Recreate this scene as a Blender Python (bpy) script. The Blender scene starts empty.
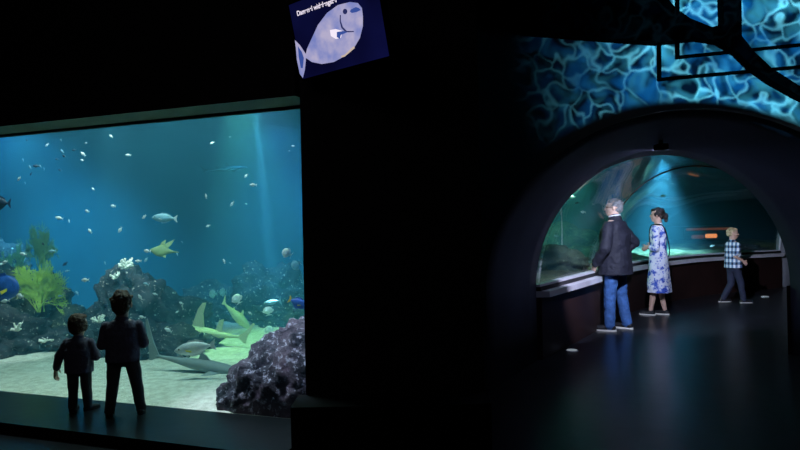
import bpy, bmesh, math, random
from mathutils import Vector, Matrix, noise
random.seed(7)
SC = bpy.context.scene
COL = SC.collection
PI = math.pi
F = 620.0
ROLL = math.atan(0.0213); PITCH = math.radians(0.2)
CAM = Vector((0, 0, 1.5))
fw = Vector((0, math.cos(PITCH), math.sin(PITCH)))
r0 = Vector((1, 0, 0)); u0 = Vector((0, -math.sin(PITCH), math.cos(PITCH)))
RT = r0 * math.cos(ROLL) - u0 * math.sin(ROLL)
UP = u0 * math.cos(ROLL) + r0 * math.sin(ROLL)

def at(px, py, Y):
    d = fw + RT * ((px - 400) / F) + UP * ((225 - py) / F)
    return CAM + d * (Y / d.y)

def at_floor(px, py, z=0.0):
    d = fw + RT * ((px - 400) / F) + UP * ((225 - py) / F)
    return CAM + d * ((z - CAM.z) / d.z)

# ------------------------------------------------------------------ materials
def nt(name):
    m = bpy.data.materials.new(name); m.use_nodes = True
    t = m.node_tree; t.nodes.clear()
    out = t.nodes.new('ShaderNodeOutputMaterial')
    return m, t, out

def pbr(name, col, rough=.6, metal=0, spec=.5, var=0.0, vscale=8, bump=0.0, bscale=40, col2=None, detail=4, lo=.35, hi=.65, bdist=.02):
    m, t, out = nt(name)
    b = t.nodes.new('ShaderNodeBsdfPrincipled')
    t.links.new(b.outputs[0], out.inputs[0])
    b.inputs['Base Color'].default_value = (*col, 1)
    b.inputs['Roughness'].default_value = rough
    b.inputs['Metallic'].default_value = metal
    b.inputs['Specular IOR Level'].default_value = spec
    tc = t.nodes.new('ShaderNodeTexCoord')
    if col2 is None and var > 0:
        col2 = tuple(max(0, c * (1 - var)) for c in col)
    if col2 is not None:
        n = t.nodes.new('ShaderNodeTexNoise'); n.inputs['Scale'].default_value = vscale; n.inputs['Detail'].default_value = detail
        t.links.new(tc.outputs['Object'], n.inputs['Vector'])
        r = t.nodes.new('ShaderNodeValToRGB')
        r.color_ramp.elements[0].position = lo; r.color_ramp.elements[0].color = (*col2, 1)
        r.color_ramp.elements[1].position = hi; r.color_ramp.elements[1].color = (*col, 1)
        t.links.new(n.outputs['Fac'], r.inputs['Fac']); t.links.new(r.outputs['Color'], b.inputs['Base Color'])
    if bump > 0:
        n2 = t.nodes.new('ShaderNodeTexNoise'); n2.inputs['Scale'].default_value = bscale; n2.inputs['Detail'].default_value = 6
        t.links.new(tc.outputs['Object'], n2.inputs['Vector'])
        bp = t.nodes.new('ShaderNodeBump'); bp.inputs['Strength'].default_value = bump; bp.inputs['Distance'].default_value = bdist
        t.links.new(n2.outputs['Fac'], bp.inputs['Height']); t.links.new(bp.outputs['Normal'], b.inputs['Normal'])
    return m

def emit(name, col, s=1.0):
    m, t, out = nt(name)
    e = t.nodes.new('ShaderNodeEmission'); e.inputs[0].default_value = (*col, 1); e.inputs[1].default_value = s
    t.links.new(e.outputs[0], out.inputs[0]); return m

def glass_mat(name, tint=(.96, .99, 1), rmin=.02, rmax=.6):
    m, t, out = nt(name)
    tr = t.nodes.new('ShaderNodeBsdfTransparent'); tr.inputs[0].default_value = (*tint, 1)
    gl = t.nodes.new('ShaderNodeBsdfGlossy'); gl.inputs['Roughness'].default_value = .02
    lw = t.nodes.new('ShaderNodeLayerWeight')
    pw = t.nodes.new('ShaderNodeMath'); pw.operation = 'POWER'; pw.inputs[1].default_value = 4.5; t.links.new(lw.outputs['Facing'], pw.inputs[0])
    fr = t.nodes.new('ShaderNodeMath'); fr.operation = 'MULTIPLY_ADD'; fr.inputs[1].default_value = .45; fr.inputs[2].default_value = .02; t.links.new(pw.outputs[0], fr.inputs[0])
    mx = t.nodes.new('ShaderNodeMixShader')
    t.links.new(fr.outputs[0], mx.inputs[0]); t.links.new(tr.outputs[0], mx.inputs[1]); t.links.new(gl.outputs[0], mx.inputs[2])
    t.links.new(mx.outputs[0], out.inputs[0]); return m

def water_mat(name, scol, sd, acol, ad, g=.2):
    m, t, out = nt(name)
    s = t.nodes.new('ShaderNodeVolumeScatter'); s.inputs['Color'].default_value = (*scol, 1); s.inputs['Density'].default_value = sd; s.inputs['Anisotropy'].default_value = g
    a = t.nodes.new('ShaderNodeVolumeAbsorption'); a.inputs['Color'].default_value = (*acol, 1); a.inputs['Density'].default_value = ad
    ad_ = t.nodes.new('ShaderNodeAddShader')
    t.links.new(s.outputs[0], ad_.inputs[0]); t.links.new(a.outputs[0], ad_.inputs[1]); t.links.new(ad_.outputs[0], out.inputs['Volume'])
    return m

def rock_mat(name, dark, mid, speck, lo=.60, hi=.68, sscale=22):
    m, t, out = nt(name)
    b = t.nodes.new('ShaderNodeBsdfPrincipled'); b.inputs['Roughness'].default_value = .85
    t.links.new(b.outputs[0], out.inputs[0])
    tc = t.nodes.new('ShaderNodeTexCoord')
    n = t.nodes.new('ShaderNodeTexNoise'); n.inputs['Scale'].default_value = 5; n.inputs['Detail'].default_value = 8
    n2 = t.nodes.new('ShaderNodeTexNoise'); n2.inputs['Scale'].default_value = sscale; n2.inputs['Detail'].default_value = 6; n2.inputs['Roughness'].default_value = .7
    for q in (n, n2): t.links.new(tc.outputs['Object'], q.inputs['Vector'])
    r = t.nodes.new('ShaderNodeValToRGB'); r.color_ramp.elements[0].position = .4; r.color_ramp.elements[1].position = .62
    r.color_ramp.elements[0].color = (*dark, 1); r.color_ramp.elements[1].color = (*mid, 1)
    r2 = t.nodes.new('ShaderNodeValToRGB'); r2.color_ramp.elements[0].position = lo; r2.color_ramp.elements[1].position = hi
    mx = t.nodes.new('ShaderNodeMixRGB'); mx.inputs[2].default_value = (*speck, 1)
    t.links.new(n.outputs['Fac'], r.inputs[0]); t.links.new(n2.outputs['Fac'], r2.inputs[0])
    t.links.new(r2.outputs[0], mx.inputs[0]); t.links.new(r.outputs[0], mx.inputs[1]); t.links.new(mx.outputs[0], b.inputs['Base Color'])
    bp = t.nodes.new('ShaderNodeBump'); bp.inputs['Strength'].default_value = 1; bp.inputs['Distance'].default_value = .04
    t.links.new(n2.outputs['Fac'], bp.inputs['Height']); t.links.new(bp.outputs['Normal'], b.inputs['Normal'])
    return m

M = {}
M['floor'] = pbr('dark_floor', (.022, .024, .030), .30, spec=.55, var=.5, vscale=3, bump=.12, bscale=7, bdist=.01)
M['black'] = pbr('black_wall', (.006, .006, .008), .8, var=.3, vscale=3)
M['ceil'] = pbr('black_ceiling', (.008, .008, .010), .9, var=.3)
M['facade'] = pbr('projection_wall', (.42, .42, .44), .85, var=.12, vscale=2)
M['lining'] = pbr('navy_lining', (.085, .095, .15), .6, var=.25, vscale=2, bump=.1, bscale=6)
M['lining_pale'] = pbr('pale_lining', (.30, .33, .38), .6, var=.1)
M['dado'] = pbr('dark_red_panel', (.026, .010, .009), .55, var=.4, vscale=2)
M['sill'] = pbr('pale_sill', (.80, .80, .88), .4, metal=.2, var=.12, vscale=5)
M['gap'] = pbr('dark_seal', (.01, .01, .012), .6)
M['ledge'] = pbr('ledge_surface', (.012, .018, .021), .30, spec=.45, var=.35, vscale=4, bump=.06, bscale=10)
M['riser'] = pbr('ledge_riser', (.006, .007, .008), .85, spec=.1)
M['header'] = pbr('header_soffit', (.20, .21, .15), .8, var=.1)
M['tank_blue'] = pbr('tank_back_blue', (.003, .065, .10), .9, var=.25, vscale=.7)
M['tank_side'] = pbr('tank_side_blue', (.015, .12, .28), .9)
M['tank_dark'] = pbr('tank_dark_blue', (.003, .022, .04), .9, var=.3, vscale=.8)
M['sand'] = pbr('coral_sand', (.80, .78, .66), .95, col2=(.58, .56, .46), vscale=14, bump=.8, bscale=30, detail=8)
M['bed'] = pbr('algae_sand', (.12, .13, .06), .95, col2=(.03, .04, .02), vscale=5, bump=.8, bscale=20, detail=8)
M['water'] = water_mat('tank_water', (.15, .66, 1.0), .075, (.10, .80, .94), .13)
M['water2'] = water_mat('tunnel_water', (.22, .72, 1.0), .06, (.20, .84, .95), .12)
M['glass'] = glass_mat('acrylic')
M['rock_front'] = rock_mat('purple_grey_rock', (.030, .026, .045), (.15, .11, .15), (.70, .68, .85), .54, .66, 22)
M['rock_dark'] = rock_mat('dark_reef_rock', (.010, .012, .018), (.06, .065, .075), (.75, .75, .70), .59, .66, 22)
M['rock_moss'] = rock_mat('mossy_reef_rock', (.03, .05, .03), (.12, .16, .09), (.4, .5, .3), .60, .72, 14)
M['coral_white'] = pbr('white_coral', (.95, .93, .82), .7, bump=.6, bscale=40)
M['coral_blue'] = pbr('pale_blue_coral', (.45, .60, 1.0), .7, bump=.6, bscale=40)
M['fan_green'] = pbr('green_yellow_gorgonian', (.42, .62, .10), .9)
M['fan_dull'] = pbr('dull_green_gorgonian', (.20, .38, .16), .9)
M['fish_pale'] = pbr('pale_fish', (.85, .92, .95), .35, var=.2, vscale=30)
M['fish_dark'] = pbr('dark_fish', (.01, .02, .05), .5)
M['fish_blue'] = pbr('blue_fish', (.03, .12, .55), .4, var=.4, vscale=10)
M['fish_mid'] = pbr('mid_blue_fish', (.30, .55, .70), .5, var=.4, vscale=8)
M['fish_silver'] = pbr('silver_fish', (.75, .78, .74), .35, col2=(.45, .5, .55), vscale=9)
M['fish_green'] = pbr('olive_fish', (.28, .40, .16), .6, var=.3)
M['yellow'] = pbr('yellow_fin', (.95, .75, .05), .5)
M['eye'] = pbr('dark_eye', (.01, .01, .01), .2)
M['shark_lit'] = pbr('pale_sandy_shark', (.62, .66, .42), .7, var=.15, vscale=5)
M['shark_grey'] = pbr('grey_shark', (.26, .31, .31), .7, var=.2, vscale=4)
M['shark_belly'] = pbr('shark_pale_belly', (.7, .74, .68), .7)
M['skin'] = pbr('skin', (.62, .40, .31), .5, spec=.4, var=.06, vscale=20)
M['navy_jacket'] = pbr('navy_jacket', (.012, .013, .028), .75, var=.3, vscale=18, bump=.3, bscale=14)
M['jeans'] = pbr('blue_jeans', (.05, .15, .42), .8, var=.35, vscale=22, bump=.5, bscale=18)
M['collar'] = pbr('white_collar', (.8, .8, .85), .7)
M['grey_hair'] = pbr('grey_hair', (.24, .245, .26), .7, var=.4, vscale=60, bump=.8, bscale=80)
M['dark_hair'] = pbr('dark_brown_hair', (.018, .012, .010), .45, var=.4, vscale=60, bump=.6, bscale=80)
M['brown_hair'] = pbr('brown_hair', (.10, .06, .035), .6, var=.4, vscale=60, bump=.8, bscale=80)
M['blond_hair'] = pbr('blond_hair', (.62, .50, .30), .6, var=.3, vscale=60, bump=.8, bscale=80)
M['black_shoe'] = pbr('black_shoe', (.012, .012, .015), .5)
M['white_sole'] = pbr('white_sole', (.75, .73, .68), .6)
M['navy_trouser'] = pbr('navy_trousers', (.020, .028, .065), .8, var=.3, bump=.4, bscale=16)
M['kid_sweater'] = pbr('dark_blue_grey_sweater', (.12, .12, .18), .9, var=.25, vscale=20, bump=.5, bscale=30)
M['kid_trouser'] = pbr('dark_grey_trousers', (.07, .07, .08), .9, var=.25, bump=.4, bscale=20)
M['metal_black'] = pbr('black_metal', (.0012, .0012, .0015), .9, spec=.02)
M['strap'] = pbr('black_leather', (.008, .008, .01), .45)
M['mouth'] = pbr('lips', (.45, .16, .14), .5)

def dress_mat():
    m, t, out = nt('blue_floral_dress')
    b = t.nodes.new('ShaderNodeBsdfPrincipled'); b.inputs['Roughness'].default_value = .85
    tc = t.nodes.new('ShaderNodeTexCoord')
    n = t.nodes.new('ShaderNodeTexNoise'); n.inputs['Scale'].default_value = 11; n.inputs['Detail'].default_value = 3
    n3 = t.nodes.new('ShaderNodeTexVoronoi'); n3.inputs['Scale'].default_value = 22
    for q in (n, n3): t.links.new(tc.outputs['Object'], q.inputs['Vector'])
    r = t.nodes.new('ShaderNodeValToRGB'); cr = r.color_ramp; cr.interpolation = 'LINEAR'
    cr.elements[0].position = .395; cr.elements[0].color = (.06, .13, .60, 1)
    cr.elements[1].position = .505; cr.elements[1].color = (.80, .84, .98, 1)
    r3 = t.nodes.new('ShaderNodeValToRGB'); r3.color_ramp.elements[0].position = .2; r3.color_ramp.elements[0].color = (.12, .22, .75, 1)
    r3.color_ramp.elements[1].position = .34; r3.color_ramp.elements[1].color = (1, 1, 1, 1)
    mx = t.nodes.new('ShaderNodeMixRGB'); mx.blend_type = 'MULTIPLY'; mx.inputs[0].default_value = 1
    t.links.new(n.outputs['Fac'], r.inputs[0]); t.links.new(n3.outputs['Distance'], r3.inputs[0])
    t.links.new(r.outputs[0], mx.inputs[1]); t.links.new(r3.outputs[0], mx.inputs[2])
    t.links.new(mx.outputs[0], b.inputs['Base Color']); t.links.new(b.outputs[0], out.inputs[0]); return m
M['dress'] = dress_mat()

def plaid_mat():
    m, t, out = nt('blue_white_plaid')
    b = t.nodes.new('ShaderNodeBsdfPrincipled'); b.inputs['Roughness'].default_value = .85
    tc = t.nodes.new('ShaderNodeTexCoord'); sx = t.nodes.new('ShaderNodeSeparateXYZ')
    t.links.new(tc.outputs['Object'], sx.inputs[0])
    def stripe(sock, freq, thr):
        a = t.nodes.new('ShaderNodeMath'); a.operation = 'MULTIPLY'; a.inputs[1].default_value = freq; t.links.new(sock, a.inputs[0])
        f = t.nodes.new('ShaderNodeMath'); f.operation = 'FRACT'; t.links.new(a.outputs[0], f.inputs[0])
        g = t.nodes.new('ShaderNodeMath'); g.operation = 'LESS_THAN'; g.inputs[1].default_value = thr; t.links.new(f.outputs[0], g.inputs[0])
        return g.outputs[0]
    sy = t.nodes.new('ShaderNodeMath'); sy.operation = 'ADD'; t.links.new(sx.outputs[0], sy.inputs[0]); t.links.new(sx.outputs[1], sy.inputs[1])
    v = stripe(sy.outputs[0], 11, .5); h = stripe(sx.outputs[2], 10, .45)
    ad = t.nodes.new('ShaderNodeMath'); ad.operation = 'ADD'; t.links.new(v, ad.inputs[0]); t.links.new(h, ad.inputs[1])
    dv = t.nodes.new('ShaderNodeMath'); dv.operation = 'DIVIDE'; dv.inputs[1].default_value = 2; t.links.new(ad.outputs[0], dv.inputs[0])
    r = t.nodes.new('ShaderNodeValToRGB'); r.color_ramp.interpolation = 'CONSTANT'
    r.color_ramp.elements[0].color = (.80, .88, .95, 1)
    e = r.color_ramp.elements[1]; e.position = .45; e.color = (.16, .28, .48, 1)
    e = r.color_ramp.elements.new(.9); e.color = (.012, .03, .07, 1)
    t.links.new(dv.outputs[0], r.inputs[0]); t.links.new(r.outputs[0], b.inputs['Base Color']); t.links.new(b.outputs[0], out.inputs[0]); return m
M['plaid'] = plaid_mat()

# ------------------------------------------------------------------ object helpers
def mesh_obj(name, bm, mat, parent=None, smooth=False):
    me = bpy.data.meshes.new(name); bm.normal_update(); bm.to_mesh(me); bm.free()
    if isinstance(mat, (list, tuple)):
        for q in mat: me.materials.append(M[q])
    elif mat: me.materials.append(M[mat])
    if smooth:
        for p in me.polygons: p.use_smooth = True
    o = bpy.data.objects.new(name, me); COL.objects.link(o)
    if parent: o.parent = parent
    return o

def tag(o, label, cat, group=None):
    o['label'] = label; o['category'] = cat
    if group: o['group'] = group
    return o

def thing(name, label, cat, loc=(0, 0, 0), rz=0, group=None):
    o = bpy.data.objects.new(name, None); COL.objects.link(o)
    o.empty_display_size = .1
    o.location = loc; o.rotation_euler = (0, 0, rz)
    return tag(o, label, cat, group)

def struct(o): o['kind'] = 'structure'; return o

def box(bm, a, b):
    x0, y0, z0 = a; x1, y1, z1 = b
    v = [bm.verts.new(p) for p in ((x0, y0, z0), (x1, y0, z0), (x1, y1, z0), (x0, y1, z0), (x0, y0, z1), (x1, y0, z1), (x1, y1, z1), (x0, y1, z1))]
    for f in ((0, 3, 2, 1), (4, 5, 6, 7), (0, 1, 5, 4), (1, 2, 6, 5), (2, 3, 7, 6), (3, 0, 4, 7)): bm.faces.new([v[i] for i in f])

def prism(bm, pts, z0, z1):
    n = len(pts)
    a = [bm.verts.new((p[0], p[1], z0)) for p in pts]; b = [bm.verts.new((p[0], p[1], z1)) for p in pts]
    bm.faces.new(a[::-1]); bm.faces.new(b)
    for i in range(n): bm.faces.new((a[i], a[(i + 1) % n], b[(i + 1) % n], b[i]))
    bmesh.ops.recalc_face_normals(bm, faces=bm.faces)

def frame_of(d):
    d = d.normalized(); a = Vector((0, 0, 1)) if abs(d.z) < .9 else Vector((1, 0, 0))
    x = d.cross(a).normalized(); return x, d.cross(x).normalized(), d

def cap(bm, p0, p1, r0, r1, seg=12, cuts=3):
    p0 = Vector(p0); p1 = Vector(p1); x, y, d = frame_of(p1 - p0)
    rings = []
    for k in range(cuts):
        a = PI / 2 * (k + .35) / cuts
        rings.append((p0 - d * r0 * math.cos(a), r0 * math.sin(a)))
    rings.append((p0, r0)); rings.append((p1, r1))
    for k in range(cuts - 1, -1, -1):
        a = PI / 2 * (k + .35) / cuts
        rings.append((p1 + d * r1 * math.cos(a), r1 * math.sin(a)))
    vs = [[bm.verts.new(c + (x * math.cos(t * 2 * PI / seg) + y * math.sin(t * 2 * PI / seg)) * r) for t in range(seg)] for c, r in rings]
    for i in range(len(vs) - 1):
        for t in range(seg):
            bm.faces.new((vs[i][t], vs[i][(t + 1) % seg], vs[i + 1][(t + 1) % seg], vs[i + 1][t]))
    bm.faces.new(vs[0][::-1]); bm.faces.new(vs[-1])

def ell(bm, c, r, mat=None, seg=16, rn=10):
    mt = Matrix.Translation(Vector(c)) @ (mat.to_4x4() if mat else Matrix.Identity(4)) @ Matrix.Diagonal((r[0], r[1], r[2], 1))
    bmesh.ops.create_uvsphere(bm, u_segments=seg, v_segments=rn, radius=1, matrix=mt)

def loft(bm, rings, seg=24, power=2.3):
    """rings: (cx, cy, cz, rx, ry)"""
    vs = []
    for cx, cy, cz, rx, ry in rings:
        row = []
        for t in range(seg):
            a = 2 * PI * t / seg; c, s = math.cos(a), math.sin(a)
            row.append(bm.verts.new((cx + rx * math.copysign(abs(c) ** (2 / power), c), cy + ry * math.copysign(abs(s) ** (2 / power), s), cz)))
        vs.append(row)
    for i in range(len(vs) - 1):
        for t in range(seg):
            bm.faces.new((vs[i][t], vs[i][(t + 1) % seg], vs[i + 1][(t + 1) % seg], vs[i + 1][t]))
    bm.faces.new(vs[0][::-1]); bm.faces.new(vs[-1])

def remeshed(bm, voxel=.007, smooth=4, noise_amp=0, noise_scale=20):
    """fuses overlapping shapes into one continuous skin"""
    bmesh.ops.recalc_face_normals(bm, faces=bm.faces)
    me = bpy.data.meshes.new('tmp'); bm.to_mesh(me); bm.free()
    o = bpy.data.objects.new('tmp', me); COL.objects.link(o)
    md = o.modifiers.new('r', 'REMESH'); md.mode = 'VOXEL'; md.voxel_size = voxel
    if smooth:
        s = o.modifiers.new('s', 'SMOOTH'); s.iterations = smooth; s.factor = .5
    dg = bpy.context.evaluated_depsgraph_get(); dg.update()
    m2 = bpy.data.meshes.new_from_object(o.evaluated_get(dg))
    bpy.data.objects.remove(o); bpy.data.meshes.remove(me)
    out = bmesh.new(); out.from_mesh(m2); bpy.data.meshes.remove(m2)
    if noise_amp:
        out.normal_update()
        for v in out.verts:
            v.co += v.normal * noise_amp * noise.fractal(v.co * noise_scale, 1, 2, 4)
    return out

def tube(bm, pts, rads, seg=8):
    pts = [Vector(p) for p in pts]
    vs = []
    for i, p in enumerate(pts):
        d = (pts[min(i + 1, len(pts) - 1)] - pts[max(i - 1, 0)])
        x, y, d = frame_of(d)
        vs.append([bm.verts.new(p + (x * math.cos(t * 2 * PI / seg) + y * math.sin(t * 2 * PI / seg)) * rads[i]) for t in range(seg)])
    for i in range(len(vs) - 1):
        for t in range(seg):
            bm.faces.new((vs[i][t], vs[i][(t + 1) % seg], vs[i + 1][(t + 1) % seg], vs[i + 1][t]))
    bm.faces.new(vs[0][::-1]); bm.faces.new(vs[-1])

# ------------------------------------------------------------------ room shell
ZC = 4.0
bm = bmesh.new(); box(bm, (-9, -4, -.12), (12, 18, 0)); struct(mesh_obj('floor', bm, 'floor'))
bm = bmesh.new(); box(bm, (-9, -4, ZC), (12, 18, ZC + .1)); struct(mesh_obj('ceiling', bm, 'ceil'))
bm = bmesh.new(); box(bm, (-9, -4.1, 0), (12, -4, ZC)); struct(mesh_obj('wall_rear', bm, 'black'))
bm = bmesh.new(); box(bm, (12, -4, 0), (12.1, 18, ZC)); struct(mesh_obj('wall_right', bm, 'black'))
bm = bmesh.new(); box(bm, (-9.1, -4, 0), (-9, 18, ZC)); struct(mesh_obj('wall_left', bm, 'black'))
bm = bmesh.new(); box(bm, (-9, 18, 0), (12, 18.1, ZC)); struct(mesh_obj('wall_back', bm, 'black'))

# big tank: glass line
G0 = Vector((-.82, 4.62)); gd = Vector((-.9404, .340)); gn = Vector((.340, .9404))
def G(t, off=0): return G0 + gd * t + gn * off
LEDGE = .08; GT = 2.41
# header above the glass, with soffit lit by the tank
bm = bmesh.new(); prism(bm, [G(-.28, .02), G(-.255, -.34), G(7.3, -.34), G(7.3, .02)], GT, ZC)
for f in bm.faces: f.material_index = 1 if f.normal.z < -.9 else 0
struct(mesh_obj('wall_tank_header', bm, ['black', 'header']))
bm = bmesh.new(); prism(bm, [G(-.28, -.035), G(7.3, -.035), G(7.3, -.002), G(-.28, -.002)], GT - .022, GT - .001)
struct(mesh_obj('trim_1', bm, 'gap'))
# ledge the children stand on
bm = bmesh.new(); prism(bm, [G(-.28, .02), G(-.28, -.67), G(7.3, -.67), G(7.3, .02)], 0.001, LEDGE)
for f in bm.faces: f.material_index = 0 if f.normal.z > .9 else 1
struct(mesh_obj('trim_2', bm, ['ledge', 'riser']))
bm = bmesh.new(); prism(bm, [G(-.28, 0), G(7.3, 0), G(7.3, .015), G(-.28, .015)], LEDGE + .001, GT - .001)
struct(mesh_obj('window_1', bm, 'glass'))
# pillar between tank and tunnel, with plinth
bm = bmesh.new(); prism(bm, [(-.66, 4.2), (.55, 4.2), (.55, 5.5), (-.40, 5.5), (-.52, 4.56)], 0.001, ZC - .001)
struct(mesh_obj('wall_pillar', bm, 'black'))
bm = bmesh.new(); box(bm, (-.712, 3.9, .001), (.55, 4.199, .38)); struct(mesh_obj('baseboard_pillar', bm, 'riser'))
# tank shell
for nm, a, b, mi in (('wall_tank_back', (-7.5, 10.5), (-.3, 10.6), 'tank_blue'), ('wall_tank_left', (-7.6, 7.0), (-7.501, 10.6), 'tank_side'), ('wall_tank_right', (-.4, 5.52), (-.3, 10.499), 'tank_side')):
    bm = bmesh.new(); box(bm, (a[0], a[1], 0.001), (b[0], b[1], ZC - .001)); struct(mesh_obj(nm, bm, mi))
WX0, WX1, WY1 = -7.5, -.4, 10.5
bm = bmesh.new()
prism(bm, [G(-.26, .025), (-.401, 5.5), (-.401, 10.499), (-7.499, 10.499), G(7.1, .025)], .02, 2.95)
w = mesh_obj('tank_water', bm, 'water'); w['kind'] = 'structure'

def sand_h(x, y):
    t = max(0, (Vector((x, y)) - G0).dot(gn))
    h = .075 + .024 * t + .012 * t * noise.noise(Vector((x * .9, y * .9, 0))) + .012 * noise.noise(Vector((x * 5, y * 5, 3))) * min(1, t * 3)
    return h
bm = bmesh.new(); N1, N2 = 110, 90; rows = []
for j in range(N2 + 1):
    v = (j / N2) ** 1.5; row = []
    for i in range(N1 + 1):
        u = i / N1
        a = G(-.25, .02).lerp(G(7.1, .02), u); b = Vector((-.405 - 7.09 * u, 10.47))
        p = a.lerp(b, v); row.append(bm.verts.new((p.x, p.y, sand_h(p.x, p.y))))
    rows.append(row)
for j in range(N2):
    for i in range(N1): bm.faces.new((rows[j][i], rows[j + 1][i], rows[j + 1][i + 1], rows[j][i + 1]))
bmesh.ops.recalc_face_normals(bm, faces=bm.faces)
s = mesh_obj('sand_bed', bm, 'sand', smooth=True); tag(s, 'pale coral sand covering the bottom of the big blue tank', 'sand'); s['kind'] = 'stuff'

# ------------------------------------------------------------------ rocks
def rock(name, c, r, mat, seed, label, cat='rock', rough=.35, sub=5, parent=None, rotz=0, flat=0):
    bm = bmesh.new(); bmesh.ops.create_icosphere(bm, subdivisions=sub, radius=1)
    off = Vector((seed * 3.1, seed * 1.7, seed))
    for v in bm.verts:
        n = v.co.normalized()
        d = 1 + rough * noise.fractal(n * 1.6 + off, 1, 2, 3) + rough * .45 * abs(noise.fractal(n * 5 + off, 1, 2, 4)) + rough * .16 * noise.fractal(n * 16 + off, 1, 2, 3)
        v.co = n * d
        v.co = Vector((v.co.x * r[0], v.co.y * r[1], v.co.z * r[2]))
    bm.transform(Matrix.Rotation(rotz, 4, 'Z'))
    o = mesh_obj(name, bm, mat, parent, True); o.location = c
    if not parent: tag(o, label, cat)
    return o

def rpx(px, py, Y): return at(px, py, Y)
def coral_cluster(name, c, size, mat, n, label, seed, cat='coral', up=1.0):
    rnd = random.Random(seed); bm = bmesh.new()
    for k in range(n):
        a = rnd.uniform(0, 2 * PI); e = rnd.uniform(0.0, 1.2)
        d = Vector((math.cos(a) * math.cos(e), math.sin(a) * math.cos(e), math.sin(e) * up))
        L = size * rnd.uniform(.6, 1)
        p = Vector((0, 0, 0)); pts = [p]; 
        for q in range(3):
            p = p + d * L / 3 + Vector([rnd.uniform(-.12, .12) * size for _ in range(3)]); pts.append(p.copy())
        tube(bm, pts, [size * .13, size * .12, size * .11, size * .09], 7)
        ell(bm, pts[-1], [size * .12] * 3, seg=7, rn=5)
        q = pts[2] + Vector([rnd.uniform(-.35, .35) * size for _ in range(3)]); tube(bm, [pts[1], q], [size * .08, size * .07], 6)
    o = mesh_obj(name, bm, mat, smooth=True); o.location = c
    return tag(o, label, cat)

# right foreground boulder (photo 215..303, 320..420)
BO = (-.64, 5.22, -.12)
def boulder():
    bm = bmesh.new(); bmesh.ops.create_icosphere(bm, subdivisions=6, radius=1)
    off = Vector((4.4, 2.2, 9))
    for v in bm.verts:
        n = v.co.normalized()
        d = 1 + .06 * noise.fractal(n * 1.8 + off, 1, 2, 3) + .10 * abs(noise.fractal(n * 6 + off, 1, 2, 6)) + .05 * noise.fractal(n * 16 + off, 1, 2, 3)
        p = n * d; v.co = Vector((p.x * .95, p.y * .62, p.z * .85 + .02 * math.sin(p.x * 9 + p.z * 22)))
        v.co.z += .10 * min(0, v.co.x); W = v.co + Vector(BO); W.x = min(W.x, -.55); dd = (Vector((W.x, W.y)) - G0).dot(gn)
        if dd < .04: W.x += gn.x * (.04 - dd); W.y += gn.y * (.04 - dd)
        v.co = W - Vector(BO)
    o = mesh_obj('boulder', bm, 'rock_front', smooth=True); return o
b = boulder(); b.location = BO
tag(b, 'big rough purple grey boulder in the lower right corner of the big tank', 'rock')
coral_cluster('coral', at(293, 383, 4.92), .055, 'coral_blue', 16, 'small pale blue coral growing on the big purple grey boulder', 5)

rocks = [
 # px, py, Y, radii, mat, label
 (130, 314, 7.9, (.40, .42, .52), 'rock_dark', 'tall dark reef rock topped with white coral behind the taller child'),
 (165, 322, 8.5, (.62, .45, .38), 'rock_dark', 'dark reef rock with pale crusts just left of the lit shark'),
 (122, 347, 7.4, (.50, .40, .32), 'rock_dark', 'low dark rock on the sand between and behind the two children'),
 (168, 350, 7.2, (.48, .35, .22), 'rock_dark', 'low dark rock above the grey shark right of the taller child'),
 (12, 308, 8.2, (.55, .5, .50), 'rock_dark', 'dark reef rock at the left edge under the bright green sea fan'),
 (50, 337, 8.4, (.50, .40, .36), 'rock_dark', 'dark rounded rock behind the toddler, right of the sea fans'),
 (5, 345, 7.5, (.55, .4, .36), 'rock_dark', 'low dark rock with pale corals at the left edge of the sand'),
 (62, 348, 7.7, (.5, .35, .25), 'rock_dark', 'low dark rock with white coral bits left of the toddler'),
 (215, 318, 10.0, (.8, .3, .45), 'rock_dark', 'long dim rock at the back wall behind the lit shark'),
 (272, 305, 9.6, (.55, .3, .62), 'rock_dark', 'dim upright reef rock at the back right of the big tank'),
 (232, 321, 9.4, (.55, .3, .22), 'rock_dark', 'low dim rock on the far sand right behind the smaller lit shark'),
 (290, 318, 8.9, (.5, .3, .28), 'rock_dark', 'low dim rock on the far sand above the purple grey boulder'),
 (-4, 275, 9.3, (.4, .4, .45), 'rock_dark', 'dim tall rock far left behind the blue round fish'),
]
for i, (px, py, Y, r, m, lab) in enumerate(rocks):
    rock('reef_rock', at(px, py, Y), r, m, i + 1, lab, rough=.42, sub=5)
coral_cluster('coral', at(126, 268, 7.65), .13, 'coral_white', 22, 'bright white branching coral on top of the tall central rock', 2)
coral_cluster('coral', at(116, 278, 7.5), .08, 'coral_white', 12, 'white coral tuft lower left of the bright topmost coral', 3)
coral_cluster('coral', at(16, 330, 7.15), .09, 'coral_white', 12, 'pale coral tuft on the low rock at the left edge', 4)
coral_cluster('coral', at(46, 341, 7.3), .08, 'coral_white', 10, 'flat pale coral tuft on the low rock left of the toddler', 6, up=.5)
coral_cluster('coral', at(99, 322, 7.05), .10, 'coral_white', 14, 'pale coral crust between the heads of the two children', 8)

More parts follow.
